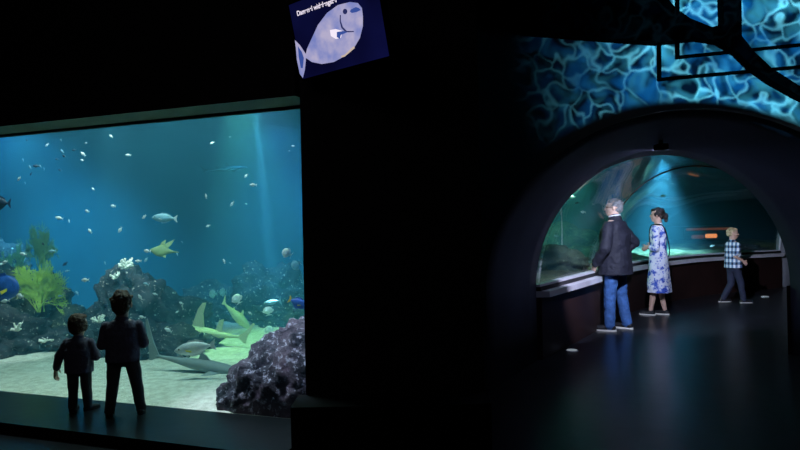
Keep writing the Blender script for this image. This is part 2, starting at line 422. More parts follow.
# ------------------------------------------------------------------ sea fans
def sea_fan(c, h, wdt, mat, label, seed, n=9, depth=5):
    rnd = random.Random(seed); bm = bmesh.new(); 
    def grow(p, ang, L, r, d):
        pts = [p]; a = ang
        for q in range(3):
            a += rnd.uniform(-.18, .18)
            p = p + Vector((math.sin(a) * wdt, rnd.uniform(-.25, .25) * .6, math.cos(a))) * L / 3; pts.append(p)
        tube(bm, pts, [r, r * .9, r * .8, r * .7], 3)
        if d > 0:
            for k in range(3 if d > 1 else 4):
                grow(pts[rnd.choice((1, 2, 3))], a + rnd.uniform(-.75, .75), L * rnd.uniform(.55, .85), max(.0032, r * .72), d - 1)
    for k in range(n):
        grow(Vector((rnd.uniform(-.05, .05), rnd.uniform(-.04, .04), 0)), (k - (n - 1) / 2) * 1.5 / n, h * .30, .010, depth)
    o = mesh_obj('sea_fan', bm, mat); o.location = c
    return tag(o, label, 'sea fan')
sea_fan(at(42, 272, 8.3), .74, .55, 'fan_dull', 'tall dull green feathery sea fan, highest of the three', 1, n=7, depth=5)
sea_fan(at(14, 275, 8.6), .56, .5, 'fan_dull', 'short dull green sea fan at the far left edge', 2, n=6, depth=5)
sea_fan(at(40, 312, 7.6), .74, .8, 'fan_green', 'bright yellow green bushy sea fan in front of the two dull ones', 3, n=11, depth=5)

# ------------------------------------------------------------------ fish
def fish_body(bm, L, H, W, prof=None, mi=0, sag=0):
    prof = prof or [(-.5, .06), (-.47, .22), (-.38, .55), (-.25, .85), (-.08, 1), (.1, .92), (.24, .62), (.36, .28), (.42, .17)]
    vs = []; seg = 12
    for x, s in prof:
        vs.append([bm.verts.new((x * L, W / 2 * s ** .8 * math.cos(a), H / 2 * s * math.sin(a))) for a in [2 * PI * t / seg for t in range(seg)]])
    for i in range(len(vs) - 1):
        for t in range(seg):
            bm.faces.new((vs[i][t], vs[i][(t + 1) % seg], vs[i + 1][(t + 1) % seg], vs[i + 1][t]))
    bm.faces.new(vs[0][::-1]); bm.faces.new(vs[-1])

def fin(bm, pts, th=.004, axis=1):
    """thin solid fin from an outline in local XZ, or any 3D outline thickened along y"""
    n = len(pts); o = Vector((0, th / 2, 0)) if axis == 1 else Vector((0, 0, th / 2))
    a = [bm.verts.new(Vector(p) + o) for p in pts]; b = [bm.verts.new(Vector(p) - o) for p in pts]
    bm.faces.new(a); bm.faces.new(b[::-1])
    for i in range(n): bm.faces.new((a[i], b[i], b[(i + 1) % n], a[(i + 1) % n]))

def tail_pts(L, H, k=.34, fork=.5):
    return [(.38 * L, 0, .07 * H), (.5 * L, 0, k * H), (.55 * L, 0, k * 1.25 * H), (.5 * L + .02 * L * (1 - fork), 0, 0), (.55 * L, 0, -k * 1.25 * H), (.5 * L, 0, -k * H), (.38 * L, 0, -.07 * H)]
def dorsal_pts(L, H, s=1): return [(-.22 * L, 0, s * .36 * H), (-.1 * L, 0, s * .62 * H), (.1 * L, 0, s * .58 * H), (.28 * L, 0, s * .36 * H), (.26 * L, 0, s * .22 * H), (0, 0, s * .40 * H)]

def big_fish(name, label, pos, L, H, W, mat, finmat=None, rz=0, ry=0, cat='fish', prof=None, tailk=.34, pect=None, fork=.5):
    t = thing(name, label, cat, pos); t.rotation_euler = (0, ry, rz)
    bm = bmesh.new(); fish_body(bm, L, H, W, prof); mesh_obj('body', bm, mat, t, True)
    fm = finmat or mat
    bm = bmesh.new(); fin(bm, tail_pts(L, H, tailk, fork), .006 * L / .3); mesh_obj('tail_fin', bm, fm, t)
    bm = bmesh.new(); fin(bm, dorsal_pts(L, H), .005); mesh_obj('dorsal_fin', bm, mat, t)
    bm = bmesh.new(); fin(bm, dorsal_pts(L * .8, H, -1), .005); mesh_obj('anal_fin', bm, mat, t)
    for s in (-1, 1):
        bm = bmesh.new(); fin(bm, [(-.2 * L, s * W * .45, -.02 * H), (-.02 * L, s * W * .8, -.12 * H), (-.04 * L, s * W * .75, -.26 * H), (-.18 * L, s * W * .47, -.14 * H)], .004)
        mesh_obj('pectoral_fin', bm, pect or fm, t)
        bm = bmesh.new(); ell(bm, (-.36 * L, s * W * .33, .08 * H), (.022 * L,) * 3, seg=8, rn=6); mesh_obj('eye', bm, 'eye', t, True)
    return t

oval = [(-.5, .15), (-.46, .5), (-.36, .8), (-.2, .98), (-.02, 1), (.15, .85), (.28, .5), (.36, .2), (.42, .12)]
big_fish('unicornfish', 'pale blue fish swimming left with white tail, upper middle of the big tank', at(164, 218, 6.6), .26, .095, .05, 'fish_mid', 'fish_pale', ry=math.radians(4))
big_fish('silver_bream', 'large silvery fish with yellow fins above the grey shark', at(194, 348, 5.9), .38, .13, .07, 'fish_silver', 'fish_silver', ry=math.radians(-8), pect='yellow')
big_fish('butterflyfish', 'white fish with dark eye band near the right edge of the tank', at(287, 253, 6.2), .10, .09, .03, 'fish_pale', ry=math.radians(30), prof=oval)
big_fish('butterflyfish', 'dim pale fish just below the white one at the right edge', at(296, 265, 6.9), .11, .10, .03, 'fish_mid', ry=math.radians(-30), rz=.4, prof=oval)
big_fish('butterflyfish', 'pale deep-bodied fish above the gap between the two lit sharks', at(237, 299, 7.0), .11, .11, .03, 'fish_pale', ry=math.radians(60), prof=oval)
big_fish('butterflyfish', 'pale fish over the dim rock at the right, below the blue and white one', at(268, 311, 7.2), .10, .11, .03, 'fish_pale', ry=math.radians(80), prof=oval)
big_fish('butterflyfish', 'pale green fish low over the sand beside the purple grey boulder', at(269, 330, 7.4), .10, .10, .03, 'fish_pale', ry=math.radians(70), prof=oval)
big_fish('surgeonfish', 'deep blue fish with yellow tail cut by the right edge of the tank', at(298, 303, 5.6), .17, .09, .035, 'fish_blue', 'yellow', ry=math.radians(-25), rz=PI, prof=oval)
big_fish('striped_fish', 'slim pale blue fish with forked tail left of the yellow tailed one', at(272, 302, 7.2), .20, .055, .03, 'fish_mid', ry=math.radians(-8), tailk=.8)
big_fish('angelfish', 'large round blue fish with yellow mark at the left edge', at(3, 288, 6.6), .34, .26, .08, 'fish_blue', 'yellow', prof=oval, ry=math.radians(5), rz=PI)
big_fish('dark_tang', 'dark purple fish, only its tail showing, high at the left edge', at(-1, 203, 6.2), .22, .12, .04, 'fish_dark', ry=math.radians(3), prof=oval)
big_fish('damselfish', 'dim round fish, left of a pair in the blue behind the lit sharks', at(213, 294, 8.3), .11, .10, .03, 'fish_mid', prof=oval)
big_fish('damselfish', 'dim round fish, right of a pair in the blue behind the lit sharks', at(223, 292, 8.6), .10, .10, .03, 'fish_mid', prof=oval, rz=.5)

def small_fish_mesh(name, mat):
    bm = bmesh.new(); L, H, W = 1, .42, .22
    fish_body(bm, L, H, W); fin(bm, tail_pts(L, H, .45), .02); fin(bm, dorsal_pts(L, H), .02); fin(bm, dorsal_pts(L * .8, H, -1), .02)
    me = bpy.data.meshes.new(name); bm.to_mesh(me); bm.free(); me.materials.append(M[mat])
    for p in me.polygons: p.use_smooth = True
    return me
SF = {'p': small_fish_mesh('small_pale_fish', 'fish_pale'), 'd': small_fish_mesh('small_dark_fish', 'fish_dark'), 'm': small_fish_mesh('small_blue_fish', 'fish_mid')}
NM = {'p': 'small_pale_fish', 'd': 'small_dark_fish', 'm': 'small_blue_fish'}
def small(px, py, Y, L, k, label, grp, ry=0, rz=0):
    o = bpy.data.objects.new(NM[k], SF[k]); COL.objects.link(o)
    o.location = at(px, py, Y); o.scale = (L * .88,) * 3; o.rotation_euler = (0, math.radians(ry), math.radians(rz))
    tag(o, label, 'fish', grp)
PS = 'tiny pale fish in the loose school near the top left of the tank'
DS = 'tiny dark fish in the loose school near the top left of the tank'
for px, py, Y, L, k, ry in [(47, 145, 6.6, .055, 'p', -30), (61, 140, 7.2, .04, 'm', 60), (62, 151, 7, .05, 'm', 50), (86, 143, 6.9, .05, 'p', 0), (83, 154, 6.4, .07, 'p', 45),
        (82, 160, 6.6, .045, 'p', 20), (23, 160, 6.8, .045, 'm', 70), (30, 167, 6.8, .05, 'm', 60), (44, 169, 7, .04, 'm', 80), (40, 166, 6.9, .05, 'm', 40), (19, 179, 6.2, .075, 'p', -25),
        (25, 183, 7.2, .04, 'm', 60), (111, 136, 6.6, .055, 'p', 40), (128, 155, 6.5, .065, 'p', 5)]:
    small(px, py, Y, L, k, PS, 'tiny pale fish at the top left', ry, random.uniform(-40, 40))
for px, py, Y, L, ry in [(27, 140, 6.9, .045, 70), (64, 156, 6.7, .06, 30), (74, 150, 7, .05, -10), (57, 159, 7, .05, 10), (36, 166, 6.6, .075, 5), (31, 174, 6.9, .05, -60), (60, 170, 7.3, .055, 30)]:
    small(px, py, Y, L, 'd', DS, 'tiny dark fish at the top left', ry, random.uniform(-40, 40))
UNI = [
 (93, 189, 6.6, .06, 'p', 'small pale fish in open water straight above the gap between the children, highest there', 30),
 (59, 218, 6.2, .085, 'p', 'bright pale fish just right of the tall dull sea fan tip', 15),
 (69, 221, 6.6, .045, 'p', 'tiny round pale fish close right of the bright one by the fan tip', 80),
 (87, 211, 6.5, .07, 'p', 'pale fish swimming in open blue, upper left one of a pair', 20),
 (113, 206, 6.4, .075, 'p', 'pale fish swimming in open blue, upper right one of a pair', 10),
 (90, 231, 6.4, .07, 'p', 'pale fish slanting down above and left of the white coral', 50),
 (120, 230, 6.4, .075, 'p', 'pale fish tilted steeply upward above the white coral', -60),
 (144, 217, 6.5, .07, 'p', 'small pale fish just left of the blue fish with white tail', -35),
 (212, 143, 6.6, .06, 'p', 'small bright fish near the top, middle of the tank', -25),
 (230, 137, 7.2, .035, 'm', 'faint tiny fish near the top edge right of the middle', 0),
 (246, 176, 6.6, .06, 'p', 'small pale fish right below the dim shark shape', -40),
 (253, 185, 6.3, .08, 'p', 'bright pale fish in the light beam, right of the dim shark shape', 5),
 (232, 204, 6.3, .075, 'p', 'bright pale fish tilted upward below the dim shark shape', -45),
 (246, 204, 7.4, .04, 'm', 'faint tiny fish beside the light beam, right of the tilted bright one', 20),
 (206, 196, 6.5, .06, 'p', 'small round pale fish in the dark blue middle', 80),
 (208, 226, 6.6, .055, 'p', 'small pale fish in the blue, halfway down the tank', -20),
 (293, 146, 6.8, .045, 'p', 'tiny pale fish near the top right corner', 0),
 (289, 151, 7.2, .035, 'm', 'faint tiny fish beneath the one at the top right corner', 0),
 (182, 242, 7.2, .035, 'm', 'faint tiny fish above the tail of the olive guitarfish', 60),
 (177, 254, 6.8, .045, 'm', 'tiny pale fish at the tail of the olive guitarfish', 70),
 (147, 251, 6.4, .09, 'p', 'pale fish at the snout of the olive guitarfish', 10),
 (138, 261, 6.5, .07, 'p', 'pale blue fish right of the white coral, left of a pair', 5),
 (146, 260, 6.6, .065, 'm', 'pale blue fish tilted upward right of the white coral, right of a pair', -60),
 (224, 261, 6.6, .06, 'p', 'small pale fish above the dim round pair', 70),
 (230, 263, 7.1, .035, 'm', 'faint tiny fish above the dim round pair, lower right', 40),
 (23, 254, 6.3, .08, 'p', 'pale fish in front of the left sea fans', 15),
 (52, 251, 6.6, .08, 'm', 'dim slim fish across the base of the tall sea fan', 0),
 (43, 244, 7.0, .045, 'd', 'tiny dark fish in front of the tall sea fan', 60),
 (5, 262, 6.4, .08, 'p', 'pale fish at the left edge above the blue round fish', -10),
 (1, 264, 6.6, .06, 'p', 'pale fish cut by the left edge above the blue round fish', 0),
 (105, 263, 6.8, .045, 'm', 'faint tiny fish left of the white coral', 70),
 (85, 280, 6.3, .095, 'p', 'bright pale blue fish between the green sea fan and the tall rock', 0),
 (77, 293, 6.6, .06, 'm', 'small pale blue fish above the head of the toddler', 60),
 (82, 306, 6.8, .05, 'm', 'faint small fish just above the head of the toddler', 0),
 (60, 296, 6.8, .06, 'm', 'faint fish right of the green sea fan, low', 0),
 (20, 296, 6.2, .12, 'p', 'pale blue fish just right of the round blue fish', 10),
 (5, 301, 6.3, .09, 'p', 'pale fish just under the round blue fish', -5),
 (65, 264, 6.7, .07, 'd', 'dark slim fish right of the bright green sea fan', -40),
 (67, 271, 6.7, .06, 'm', 'dim slim fish beneath the dark slim one, right of the sea fan', -10),
 (140, 297, 6.3, .07, 'p', 'pale fish right of the taller child\'s head, pointing down', 60),
 (146, 284, 6.5, .075, 'm', 'pale blue fish on the right flank of the tall rock', 20),
 (142, 317, 6.0, .07, 'p', 'small bright fish above the right shoulder of the taller child', 20),
 (155, 294, 6.9, .06, 'p', 'small pale fish above the crusted rock left of the lit shark', 20),
 (168, 330, 6.2, .09, 'p', 'bright fish slanting down left of the lit shark\'s head', 30),
 (181, 303, 6.9, .06, 'p', 'small pale fish above the lit shark\'s head', 30),
 (177, 312, 7.0, .045, 'p', 'tiny pale fish closest above the lit shark\'s snout', -30),
 (250, 313, 6.9, .06, 'p', 'small pale fish right of the smaller lit shark', 40),
 (294, 310, 6.0, .06, 'm', 'pale blue fish beneath the yellow tailed one at the right edge', 60),
]
for px, py, Y, L, k, lab, ry in UNI: small(px, py, Y, L, k, lab, None, ry, random.uniform(-30, 30))

# ------------------------------------------------------------------ sharks
def shark(name, label, pos, L, mat, rz, ry=0, bend=.0, dorsal=1.0, tail_up=1.0, W=.13, cat='shark', roll=0):
    """local: nose at -x, tail at +x"""
    t = thing(name, label, cat, pos); t.rotation_euler = (roll, ry, rz)
    prof = [(-.5, .10, .08), (-.47, .38, .26), (-.40, .75, .55), (-.28, 1, .85), (-.12, 1, 1), (.05, .85, .85), (.2, .55, .55), (.34, .28, .3), (.42, .16, .2), (.46, .10, .14)]
    def off(x): return bend * L * math.sin((x + .2) * 2.6)
    bm = bmesh.new(); seg = 16; vs = []
    for x, w_, h_ in prof:
        vs.append([bm.verts.new((x * L, off(x) + W / 2 * L * w_ * math.cos(a), W * .43 * L * h_ * math.sin(a))) for a in [2 * PI * q / seg for q in range(seg)]])
    for i in range(len(vs) - 1):
        for q in range(seg): bm.faces.new((vs[i][q], vs[i][(q + 1) % seg], vs[i + 1][(q + 1) % seg], vs[i + 1][q]))
    bm.faces.new(vs[0][::-1]); bm.faces.new(vs[-1]); mesh_obj('body', bm, mat, t, True)
    def f(nm, pts, th=.012, m=mat):
        bm = bmesh.new(); fin(bm, [(x * L, off(x) + y * L, z * L) for x, y, z in pts], th * L, 1); bmesh.ops.recalc_face_normals(bm, faces=bm.faces); return mesh_obj(nm, bm, m, t)
    d = dorsal
    f('dorsal_fin', [(-.14, 0, .04), (-.07, 0, .04 + .10 * d), (-.02, 0, .04 + .135 * d), (.02, 0, .045 + .135 * d), (-.01, 0, .04 + .08 * d), (.01, 0, .03), (-.06, 0, .02)])
    f('second_dorsal_fin', [(.14, 0, .025), (.19, 0, .03 + .06 * d), (.24, 0, .035 + .065 * d), (.22, 0, .04), (.23, 0, .01)])
    f('tail_fin', [(.42, 0, .01), (.5, 0, .06 * tail_up), (.60, 0, .16 * tail_up), (.62, 0, .155 * tail_up), (.56, 0, .06 * tail_up), (.53, 0, .0), (.52, 0, -.055), (.49, 0, -.05), (.44, 0, -.012)])
    for s in (-1, 1):
        bm = bmesh.new(); n = [(-.27, s * .05, -.02), (-.20, s * .14, -.045), (-.12, s * .21, -.075), (-.11, s * .19, -.07), (-.14, s * .1, -.04), (-.16, s * .04, -.02)]
        fin(bm, [(x * L, off(x) + y * L, z * L) for x, y, z in n], .01 * L, 2); bmesh.ops.recalc_face_normals(bm, faces=bm.faces); mesh_obj('pectoral_fin', bm, mat, t)
        bm = bmesh.new(); ell(bm, (-.42 * L, off(-.42) + s * .045 * L, .012 * L), (.008 * L,) * 3, seg=8, rn=6); mesh_obj('eye', bm, 'eye', t, True)
    return t
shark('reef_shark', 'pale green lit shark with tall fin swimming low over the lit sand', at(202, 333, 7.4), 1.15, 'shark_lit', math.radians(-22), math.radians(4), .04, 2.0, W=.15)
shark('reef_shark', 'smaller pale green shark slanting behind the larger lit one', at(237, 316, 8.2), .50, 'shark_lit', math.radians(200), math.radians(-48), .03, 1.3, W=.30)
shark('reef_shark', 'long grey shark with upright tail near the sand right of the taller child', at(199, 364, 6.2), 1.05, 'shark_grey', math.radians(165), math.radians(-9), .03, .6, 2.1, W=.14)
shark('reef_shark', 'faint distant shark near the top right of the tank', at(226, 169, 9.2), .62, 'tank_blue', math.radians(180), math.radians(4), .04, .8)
# guitarfish: flat pointed body with swept fins
t = thing('guitarfish', 'olive guitarfish with pointed snout and swept back fins, below the blue fish', 'ray', at(163, 251, 6.6)); t.rotation_euler = (math.radians(62), math.radians(6), 0)
bm = bmesh.new(); vs = []
for x, w_, h_ in [(-.14, .006, .006), (-.10, .035, .012), (-.05, .065, .02), (0, .07, .022), (.04, .04, .018), (.10, .014, .012), (.17, .004, .004)]:
    vs.append([bm.verts.new((x, w_ * math.cos(a), h_ * math.sin(a))) for a in [2 * PI * q / 12 for q in range(12)]])
for i in range(len(vs) - 1):
    for q in range(12): bm.faces.new((vs[i][q], vs[i][(q + 1) % 12], vs[i + 1][(q + 1) % 12], vs[i + 1][q]))
bm.faces.new(vs[0][::-1]); bm.faces.new(vs[-1]); mesh_obj('body', bm, 'fish_green', t, True)
for pts in ([(-.02, .05, 0), (.02, .10, 0), (.09, .15, 0), (.07, .09, 0), (.04, .03, 0)], [(-.05, .04, 0), (-.04, .10, 0), (0, .14, 0), (0, .09, 0), (.02, .04, 0)], [(-.02, -.05, 0), (.05, -.08, 0), (.04, -.04, 0)]):
    bm = bmesh.new(); fin(bm, pts, .006, 2); bmesh.ops.recalc_face_normals(bm, faces=bm.faces); mesh_obj('fin', bm, 'fish_green', t)

# ------------------------------------------------------------------ tunnel
SEC = [((.74, 5.53), (4.52, 5.53), .90, 2.49), ((1.49, 6.86), (4.30, 6.86), .77, 2.236), ((2.2, 7.95), (4.55, 7.02), .77, 2.24), ((2.95, 9.12), (4.8, 7.35), .77, 2.24),
       ((3.6, 10.15), (5.25, 7.9), .77, 2.25), ((5.1, 11.75), (6.3, 9.25), .77, 2.25), ((6.6, 12.8), (7.5, 10.2), .77, 2.25), ((8.3, 13.6), (8.9, 10.9), .77, 2.25), ((9.0, 13.8), (9.5, 11.1), .77, 2.25), ((10.6, 14.2), (10.9, 11.5), .77, 2.25)]
def lerp_sec(a, b, t):
    l = lambda p, q: tuple(p[i] + (q[i] - p[i]) * t for i in range(len(p)))
    return (l(a[0], b[0]), l(a[1], b[1]), a[2] + (b[2] - a[2]) * t, a[3] + (b[3] - a[3]) * t)
def cat(i, t):   # Catmull-Rom on section parameters
    P = [SEC[max(0, min(len(SEC) - 1, i + k))] for k in (-1, 0, 1, 2)]
    if i <= 0: return lerp_sec(SEC[0], SEC[1], t)
    P[0] = SEC[i - 1] if i > 1 else tuple([(2 * SEC[1][0][0] - SEC[2][0][0], 2 * SEC[1][0][1] - SEC[2][0][1]), (2 * SEC[1][1][0] - SEC[2][1][0], 2 * SEC[1][1][1] - SEC[2][1][1]), .77, 2.236])
    def c(a, b, c_, d): return .5 * (2 * b + (c_ - a) * t + (2 * a - 5 * b + 4 * c_ - d) * t * t + (3 * b - a - 3 * c_ + d) * t ** 3)
    return (tuple(c(P[0][0][k], P[1][0][k], P[2][0][k], P[3][0][k]) for k in (0, 1)), tuple(c(P[0][1][k], P[1][1][k], P[2][1][k], P[3][1][k]) for k in (0, 1)), c(P[0][2], P[1][2], P[2][2], P[3][2]), c(P[0][3], P[1][3], P[2][3], P[3][3]))
def fine(i0, i1, n=5):
    out = []
    for i in range(i0, i1):
        for k in range(n): out.append(cat(i, k / n))
    out.append(SEC[i1]); return out
def arch_pts(s, n=36, z0=0.0, part='all', grow=0.0):
    (ox, oy), (ix, iy), sp, ap = s
    d = Vector((ix - ox, iy - oy)).normalized() * grow; ox -= d.x; oy -= d.y; ix += d.x; iy += d.y; ap += grow
    pts = []
    if part in ('all', 'outer'): pts.append(Vector((ox, oy, z0)))
    for k in range(n + 1):
        a = PI * k / n; u = .5 - .5 * math.cos(a)
        pts.append(Vector((ox + (ix - ox) * u, oy + (iy - oy) * u, sp + (ap - sp) * math.sin(a))))
    if part == 'all': pts.append(Vector((ix, iy, z0)))
    return pts
def sweep(name, secs, mat, part, th=0, g0=0.0, struct_=True, parent=None, n=36, z0=.001):
    bm = bmesh.new(); 
    A = [[bm.verts.new(p) for p in arch_pts(s, n, z0, part, g0)] for s in secs]
    m = len(A[0])
    for i in range(len(A) - 1):
        for k in range(m - 1): bm.faces.new((A[i][k], A[i + 1][k], A[i + 1][k + 1], A[i][k + 1]))
    if th:
        B = [[bm.verts.new(p) for p in arch_pts(s, n, z0, part, g0 + th)] for s in secs]
        for i in range(len(A) - 1):
            for k in range(m - 1): bm.faces.new((B[i][k], B[i][k + 1], B[i + 1][k + 1], B[i + 1][k]))
        for i in (0, len(A) - 1):
            for k in range(m - 1): bm.faces.new((A[i][k], A[i][k + 1], B[i][k + 1], B[i][k]))
        for k in (0, m - 1):
            for i in range(len(A) - 1): bm.faces.new((A[i][k], A[i + 1][k], B[i + 1][k], B[i][k]))
    bmesh.ops.recalc_face_normals(bm, faces=bm.faces)
    o = mesh_obj(name, bm, mat, parent, True)
    return struct(o) if struct_ else o
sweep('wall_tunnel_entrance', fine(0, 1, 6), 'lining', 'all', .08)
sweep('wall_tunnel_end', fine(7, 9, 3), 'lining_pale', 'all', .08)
sweep('window_2', fine(1, 7, 6), 'glass', 'vault', .02)
# acrylic joint arches
def ring(sec, w=.03, name='trim_3', mat='gap', g=-.012):
    bm = bmesh.new(); pts = arch_pts(sec, 48, 0, 'vault', g); tube(bm, pts, [w] * len(pts), 6)
    return struct(mesh_obj(name, bm, mat, None, True))
ring(SEC[3], .011); ring(SEC[7], .022, 'trim_4', 'sill')
# dado below the windows, both sides
def strip(name, secs, side, z0, z1, o0, o1, mat):
    """vertical/horizontal band following the wall foot; o = offset into the tunnel"""
    bm = bmesh.new(); R = []
    for s in secs:
        a = Vector(s[0]); b = Vector(s[1]); d = (b - a).normalized()
        if side: a, d = b, -d
        p, q = a + d * o0, a + d * o1
        R.append([bm.verts.new((p.x, p.y, z0)), bm.verts.new((q.x, q.y, z0)), bm.verts.new((q.x, q.y, z1)), bm.verts.new((p.x, p.y, z1))])
    for i in range(len(R) - 1):
        for k in range(4): bm.faces.new((R[i][k], R[i][(k + 1) % 4], R[i + 1][(k + 1) % 4], R[i + 1][k]))
    bm.faces.new(R[0]); bm.faces.new(R[-1]); bmesh.ops.recalc_face_normals(bm, faces=bm.faces)
    return struct(mesh_obj(name, bm, mat, None, False))
S17 = fine(1, 7, 6)
strip('wall_tunnel_outer', S17, 0, .001, .689, -.10, .06, 'dado')
strip('wall_tunnel_inner', S17, 1, .001, .76, -.10, .04, 'dado')
strip('trim_6', S17, 0, .690, .758, -.10, .15, 'sill')
strip('trim_7', S17, 0, .759, .805, -.10, .05, 'gap')
strip('trim_8', S17, 0, .806, .832, -.05, .045, 'sill')

# facade with arch opening
bm = bmesh.new(); n = 48
ap = arch_pts(SEC[0], n, 0.001, 'all'); X0, X1 = .551, 11.9
def outer(k, p):
    if k == 0: return Vector((X0, 5.53, .001))
    if k == len(ap) - 1: return Vector((X1, 5.53, .001))
    c = Vector((2.63, 5.53, .9)); d = p - c
    ts = []
    if d.x < -1e-6: ts.append((X0 - c.x) / d.x)
    if d.x > 1e-6: ts.append((X1 - c.x) / d.x)
    if d.z > 1e-6: ts.append((ZC - .001 - c.z) / d.z)
    return c + d * min(ts)
fr = []; 
for dy in (0, .1):
    A = [bm.verts.new(p + Vector((0, dy - .1, 0))) for p in ap]; B = [bm.verts.new(outer(k, p) + Vector((0, dy - .1, 0))) for k, p in enumerate(ap)]
    for k in range(len(ap) - 1):
        a1, a2, b1, b2 = A[k], A[k + 1], B[k], B[k + 1]
        f = [a1, a2, b2, b1]
        # corner vertex where outline turns
        p1, p2 = b1.co, b2.co
        if abs(p1.x - p2.x) > 1e-5 and abs(p1.z - p2.z) > 1e-5:
            cx = X0 if min(p1.x, p2.x) < X0 + 1e-4 else X1
            f = [a1, a2, b2, bm.verts.new((cx, p1.y, ZC - .001)), b1]
        bm.faces.new(f)
    fr.append((A, B))
for k in range(len(ap) - 1): bm.faces.new((fr[0][0][k], fr[0][0][k + 1], fr[1][0][k + 1], fr[1][0][k]))
bmesh.ops.recalc_face_normals(bm, faces=bm.faces)
struct(mesh_obj('wall_front', bm, 'facade'))

# ------------------------------------------------------------------ tunnel tank
TB = 16.5
for nm, a, b in (('wall_tunnel_tank_back', (-.2, TB), (11.6, TB + .1)), ('wall_tunnel_tank_left', (-.29, 5.54), (-.201, TB + .1)), ('wall_tunnel_tank_right', (11.5, 5.54), (11.6, TB - .001))):
    bm = bmesh.new(); box(bm, (*a, .001), (*b, ZC - .001)); struct(mesh_obj(nm, bm, 'tank_dark'))
# bed with the tunnel channel left free
def wall_y(x):   # Y of outer wall line at x
    P = [s[0] for s in fine(1, 8, 6)] + [(11.6, 14.5)]
    for a, b in zip(P, P[1:]):
        if a[0] <= x <= b[0]: return a[1] + (b[1] - a[1]) * (x - a[0]) / max(1e-6, b[0] - a[0])
    return 6.9
bm = bmesh.new(); rows = []
for j in range(61):
    row = []
    for i in range(101):
        x = -.19 + i * 11.6 / 100; y0 = wall_y(x) + .10; y = y0 + (TB - .01 - y0) * (j / 60) ** 1.4
        z = .76 + .22 * (j / 60) + .10 * noise.noise(Vector((x * 1.3, y * 1.3, 5))) * min(1, (y - y0) * 3) + .03 * noise.noise(Vector((x * 5, y * 5, 5))) * min(1, (y - y0) * 3)
        row.append(bm.verts.new((x, y, z)))
    rows.append(row)
for j in range(60):
    for i in range(100): bm.faces.new((rows[j][i], rows[j][i + 1], rows[j + 1][i + 1], rows[j + 1][i]))
o = mesh_obj('reef_bed', bm, 'bed', smooth=True); tag(o, 'mossy green gravel bed outside the tunnel glass', 'seabed'); o['kind'] = 'stuff'
# water volume = box minus tunnel
def tunnel_solid():
    bm = bmesh.new(); secs = [tuple([(1.40, 6.5), (4.45, 6.5), .77, 2.236])] + fine(1, 9, 4)
    A = [[bm.verts.new(p) for p in arch_pts(s, 36, -.2, 'all', .03)] for s in secs]; m = len(A[0])
    for i in range(len(A) - 1):
        for k in range(m): bm.faces.new((A[i][k], A[i + 1][k], A[i + 1][(k + 1) % m], A[i][(k + 1) % m]))
    bm.faces.new(A[0]); bm.faces.new(A[-1]); bmesh.ops.recalc_face_normals(bm, faces=bm.faces)
    me = bpy.data.meshes.new('ts'); bm.to_mesh(me); bm.free(); o = bpy.data.objects.new('ts', me); COL.objects.link(o); return o
ts = tunnel_solid()
bm = bmesh.new(); box(bm, (-.19, 6.9, .5), (10.0, TB - .001, 3.3))
w = mesh_obj('tunnel_water', bm, 'water2'); w['kind'] = 'structure'
md = w.modifiers.new('b', 'BOOLEAN'); md.operation = 'DIFFERENCE'; md.object = ts; md.solver = 'EXACT'
dg = bpy.context.evaluated_depsgraph_get(); dg.update()
me = bpy.data.meshes.new_from_object(w.evaluated_get(dg)); w.modifiers.clear(); w.data = me
bpy.data.objects.remove(ts)

trocks = [
 (551, 262, 9.2, (.5, .45, .22), 'rock_moss', 'mossy rock seen low through the left tunnel glass, nearest the arch'),
 (578, 262, 11.5, (.6, .45, .25), 'rock_moss', 'mossy rock through the left tunnel glass, just left of the man'),
 (556, 247, 13.5, (.9, .6, .42), 'rock_moss', 'flat topped mossy ledge rock further back behind the left tunnel glass'),
 (597, 262, 13.0, (.6, .5, .3), 'rock_dark', 'dim rock behind the man seen through the left tunnel glass'),
 (735, 250, 14.6, (.7, .4, .12), 'rock_dark', 'low dim rock seen through the far tunnel glass right of the woman'),
]
for i, (px, py, Y, r, m, lab) in enumerate(trocks): rock('reef_rock', at(px, py, Y), r, m, 30 + i, lab, rough=.4, sub=4)
# rope with tackle hanging in tunnel tank
t = thing('hanging_rope', 'thin pale hanging rope with crossbar behind the left tunnel glass', 'rope', at(562, 258, 9.6))
base = at(562, 258, 9.6); L = at(562, 200, 9.6).z - base.z
bm = bmesh.new(); tube(bm, [(0, 0, 0), (.01, 0, L * .5), (0, 0, 3.2 - base.z)], [.008] * 3, 6); mesh_obj('rope', bm, 'sill', t)
bm = bmesh.new(); tube(bm, [(-.07, 0, L * .92), (.08, 0, L * .95)], [.012] * 2, 6); ell(bm, (0, 0, L * .8), (.02, .02, .05), seg=8, rn=6); mesh_obj('crossbar', bm, 'sill', t)
TU = [(572, 197, 10, 'p', 'small pale fish high behind the left tunnel glass'), (583, 212, 10.5, 'p', 'small pale fish level with the man\'s chin, outside the glass'),
      (593, 204, 11, 'm', 'tiny fish nearest the man\'s face, outside the glass'), (577, 203, 9.6, 'd', 'tiny dark fish high behind the left tunnel glass'),
      (556, 236, 9.6, 'm', 'dim fish low behind the left tunnel glass near the rope'), (663, 196, 12.2, 'p', 'pale fish in the brightest glow above the woman\'s hair'), (712, 246, 13.4, 'p', 'small pale fish behind the far glass left of the boy')]
for px, py, Y, k, lab in TU: small(px, py, Y, .11 if k == 'p' else .08, k, lab, None, random.uniform(-20, 20), random.uniform(-30, 30))
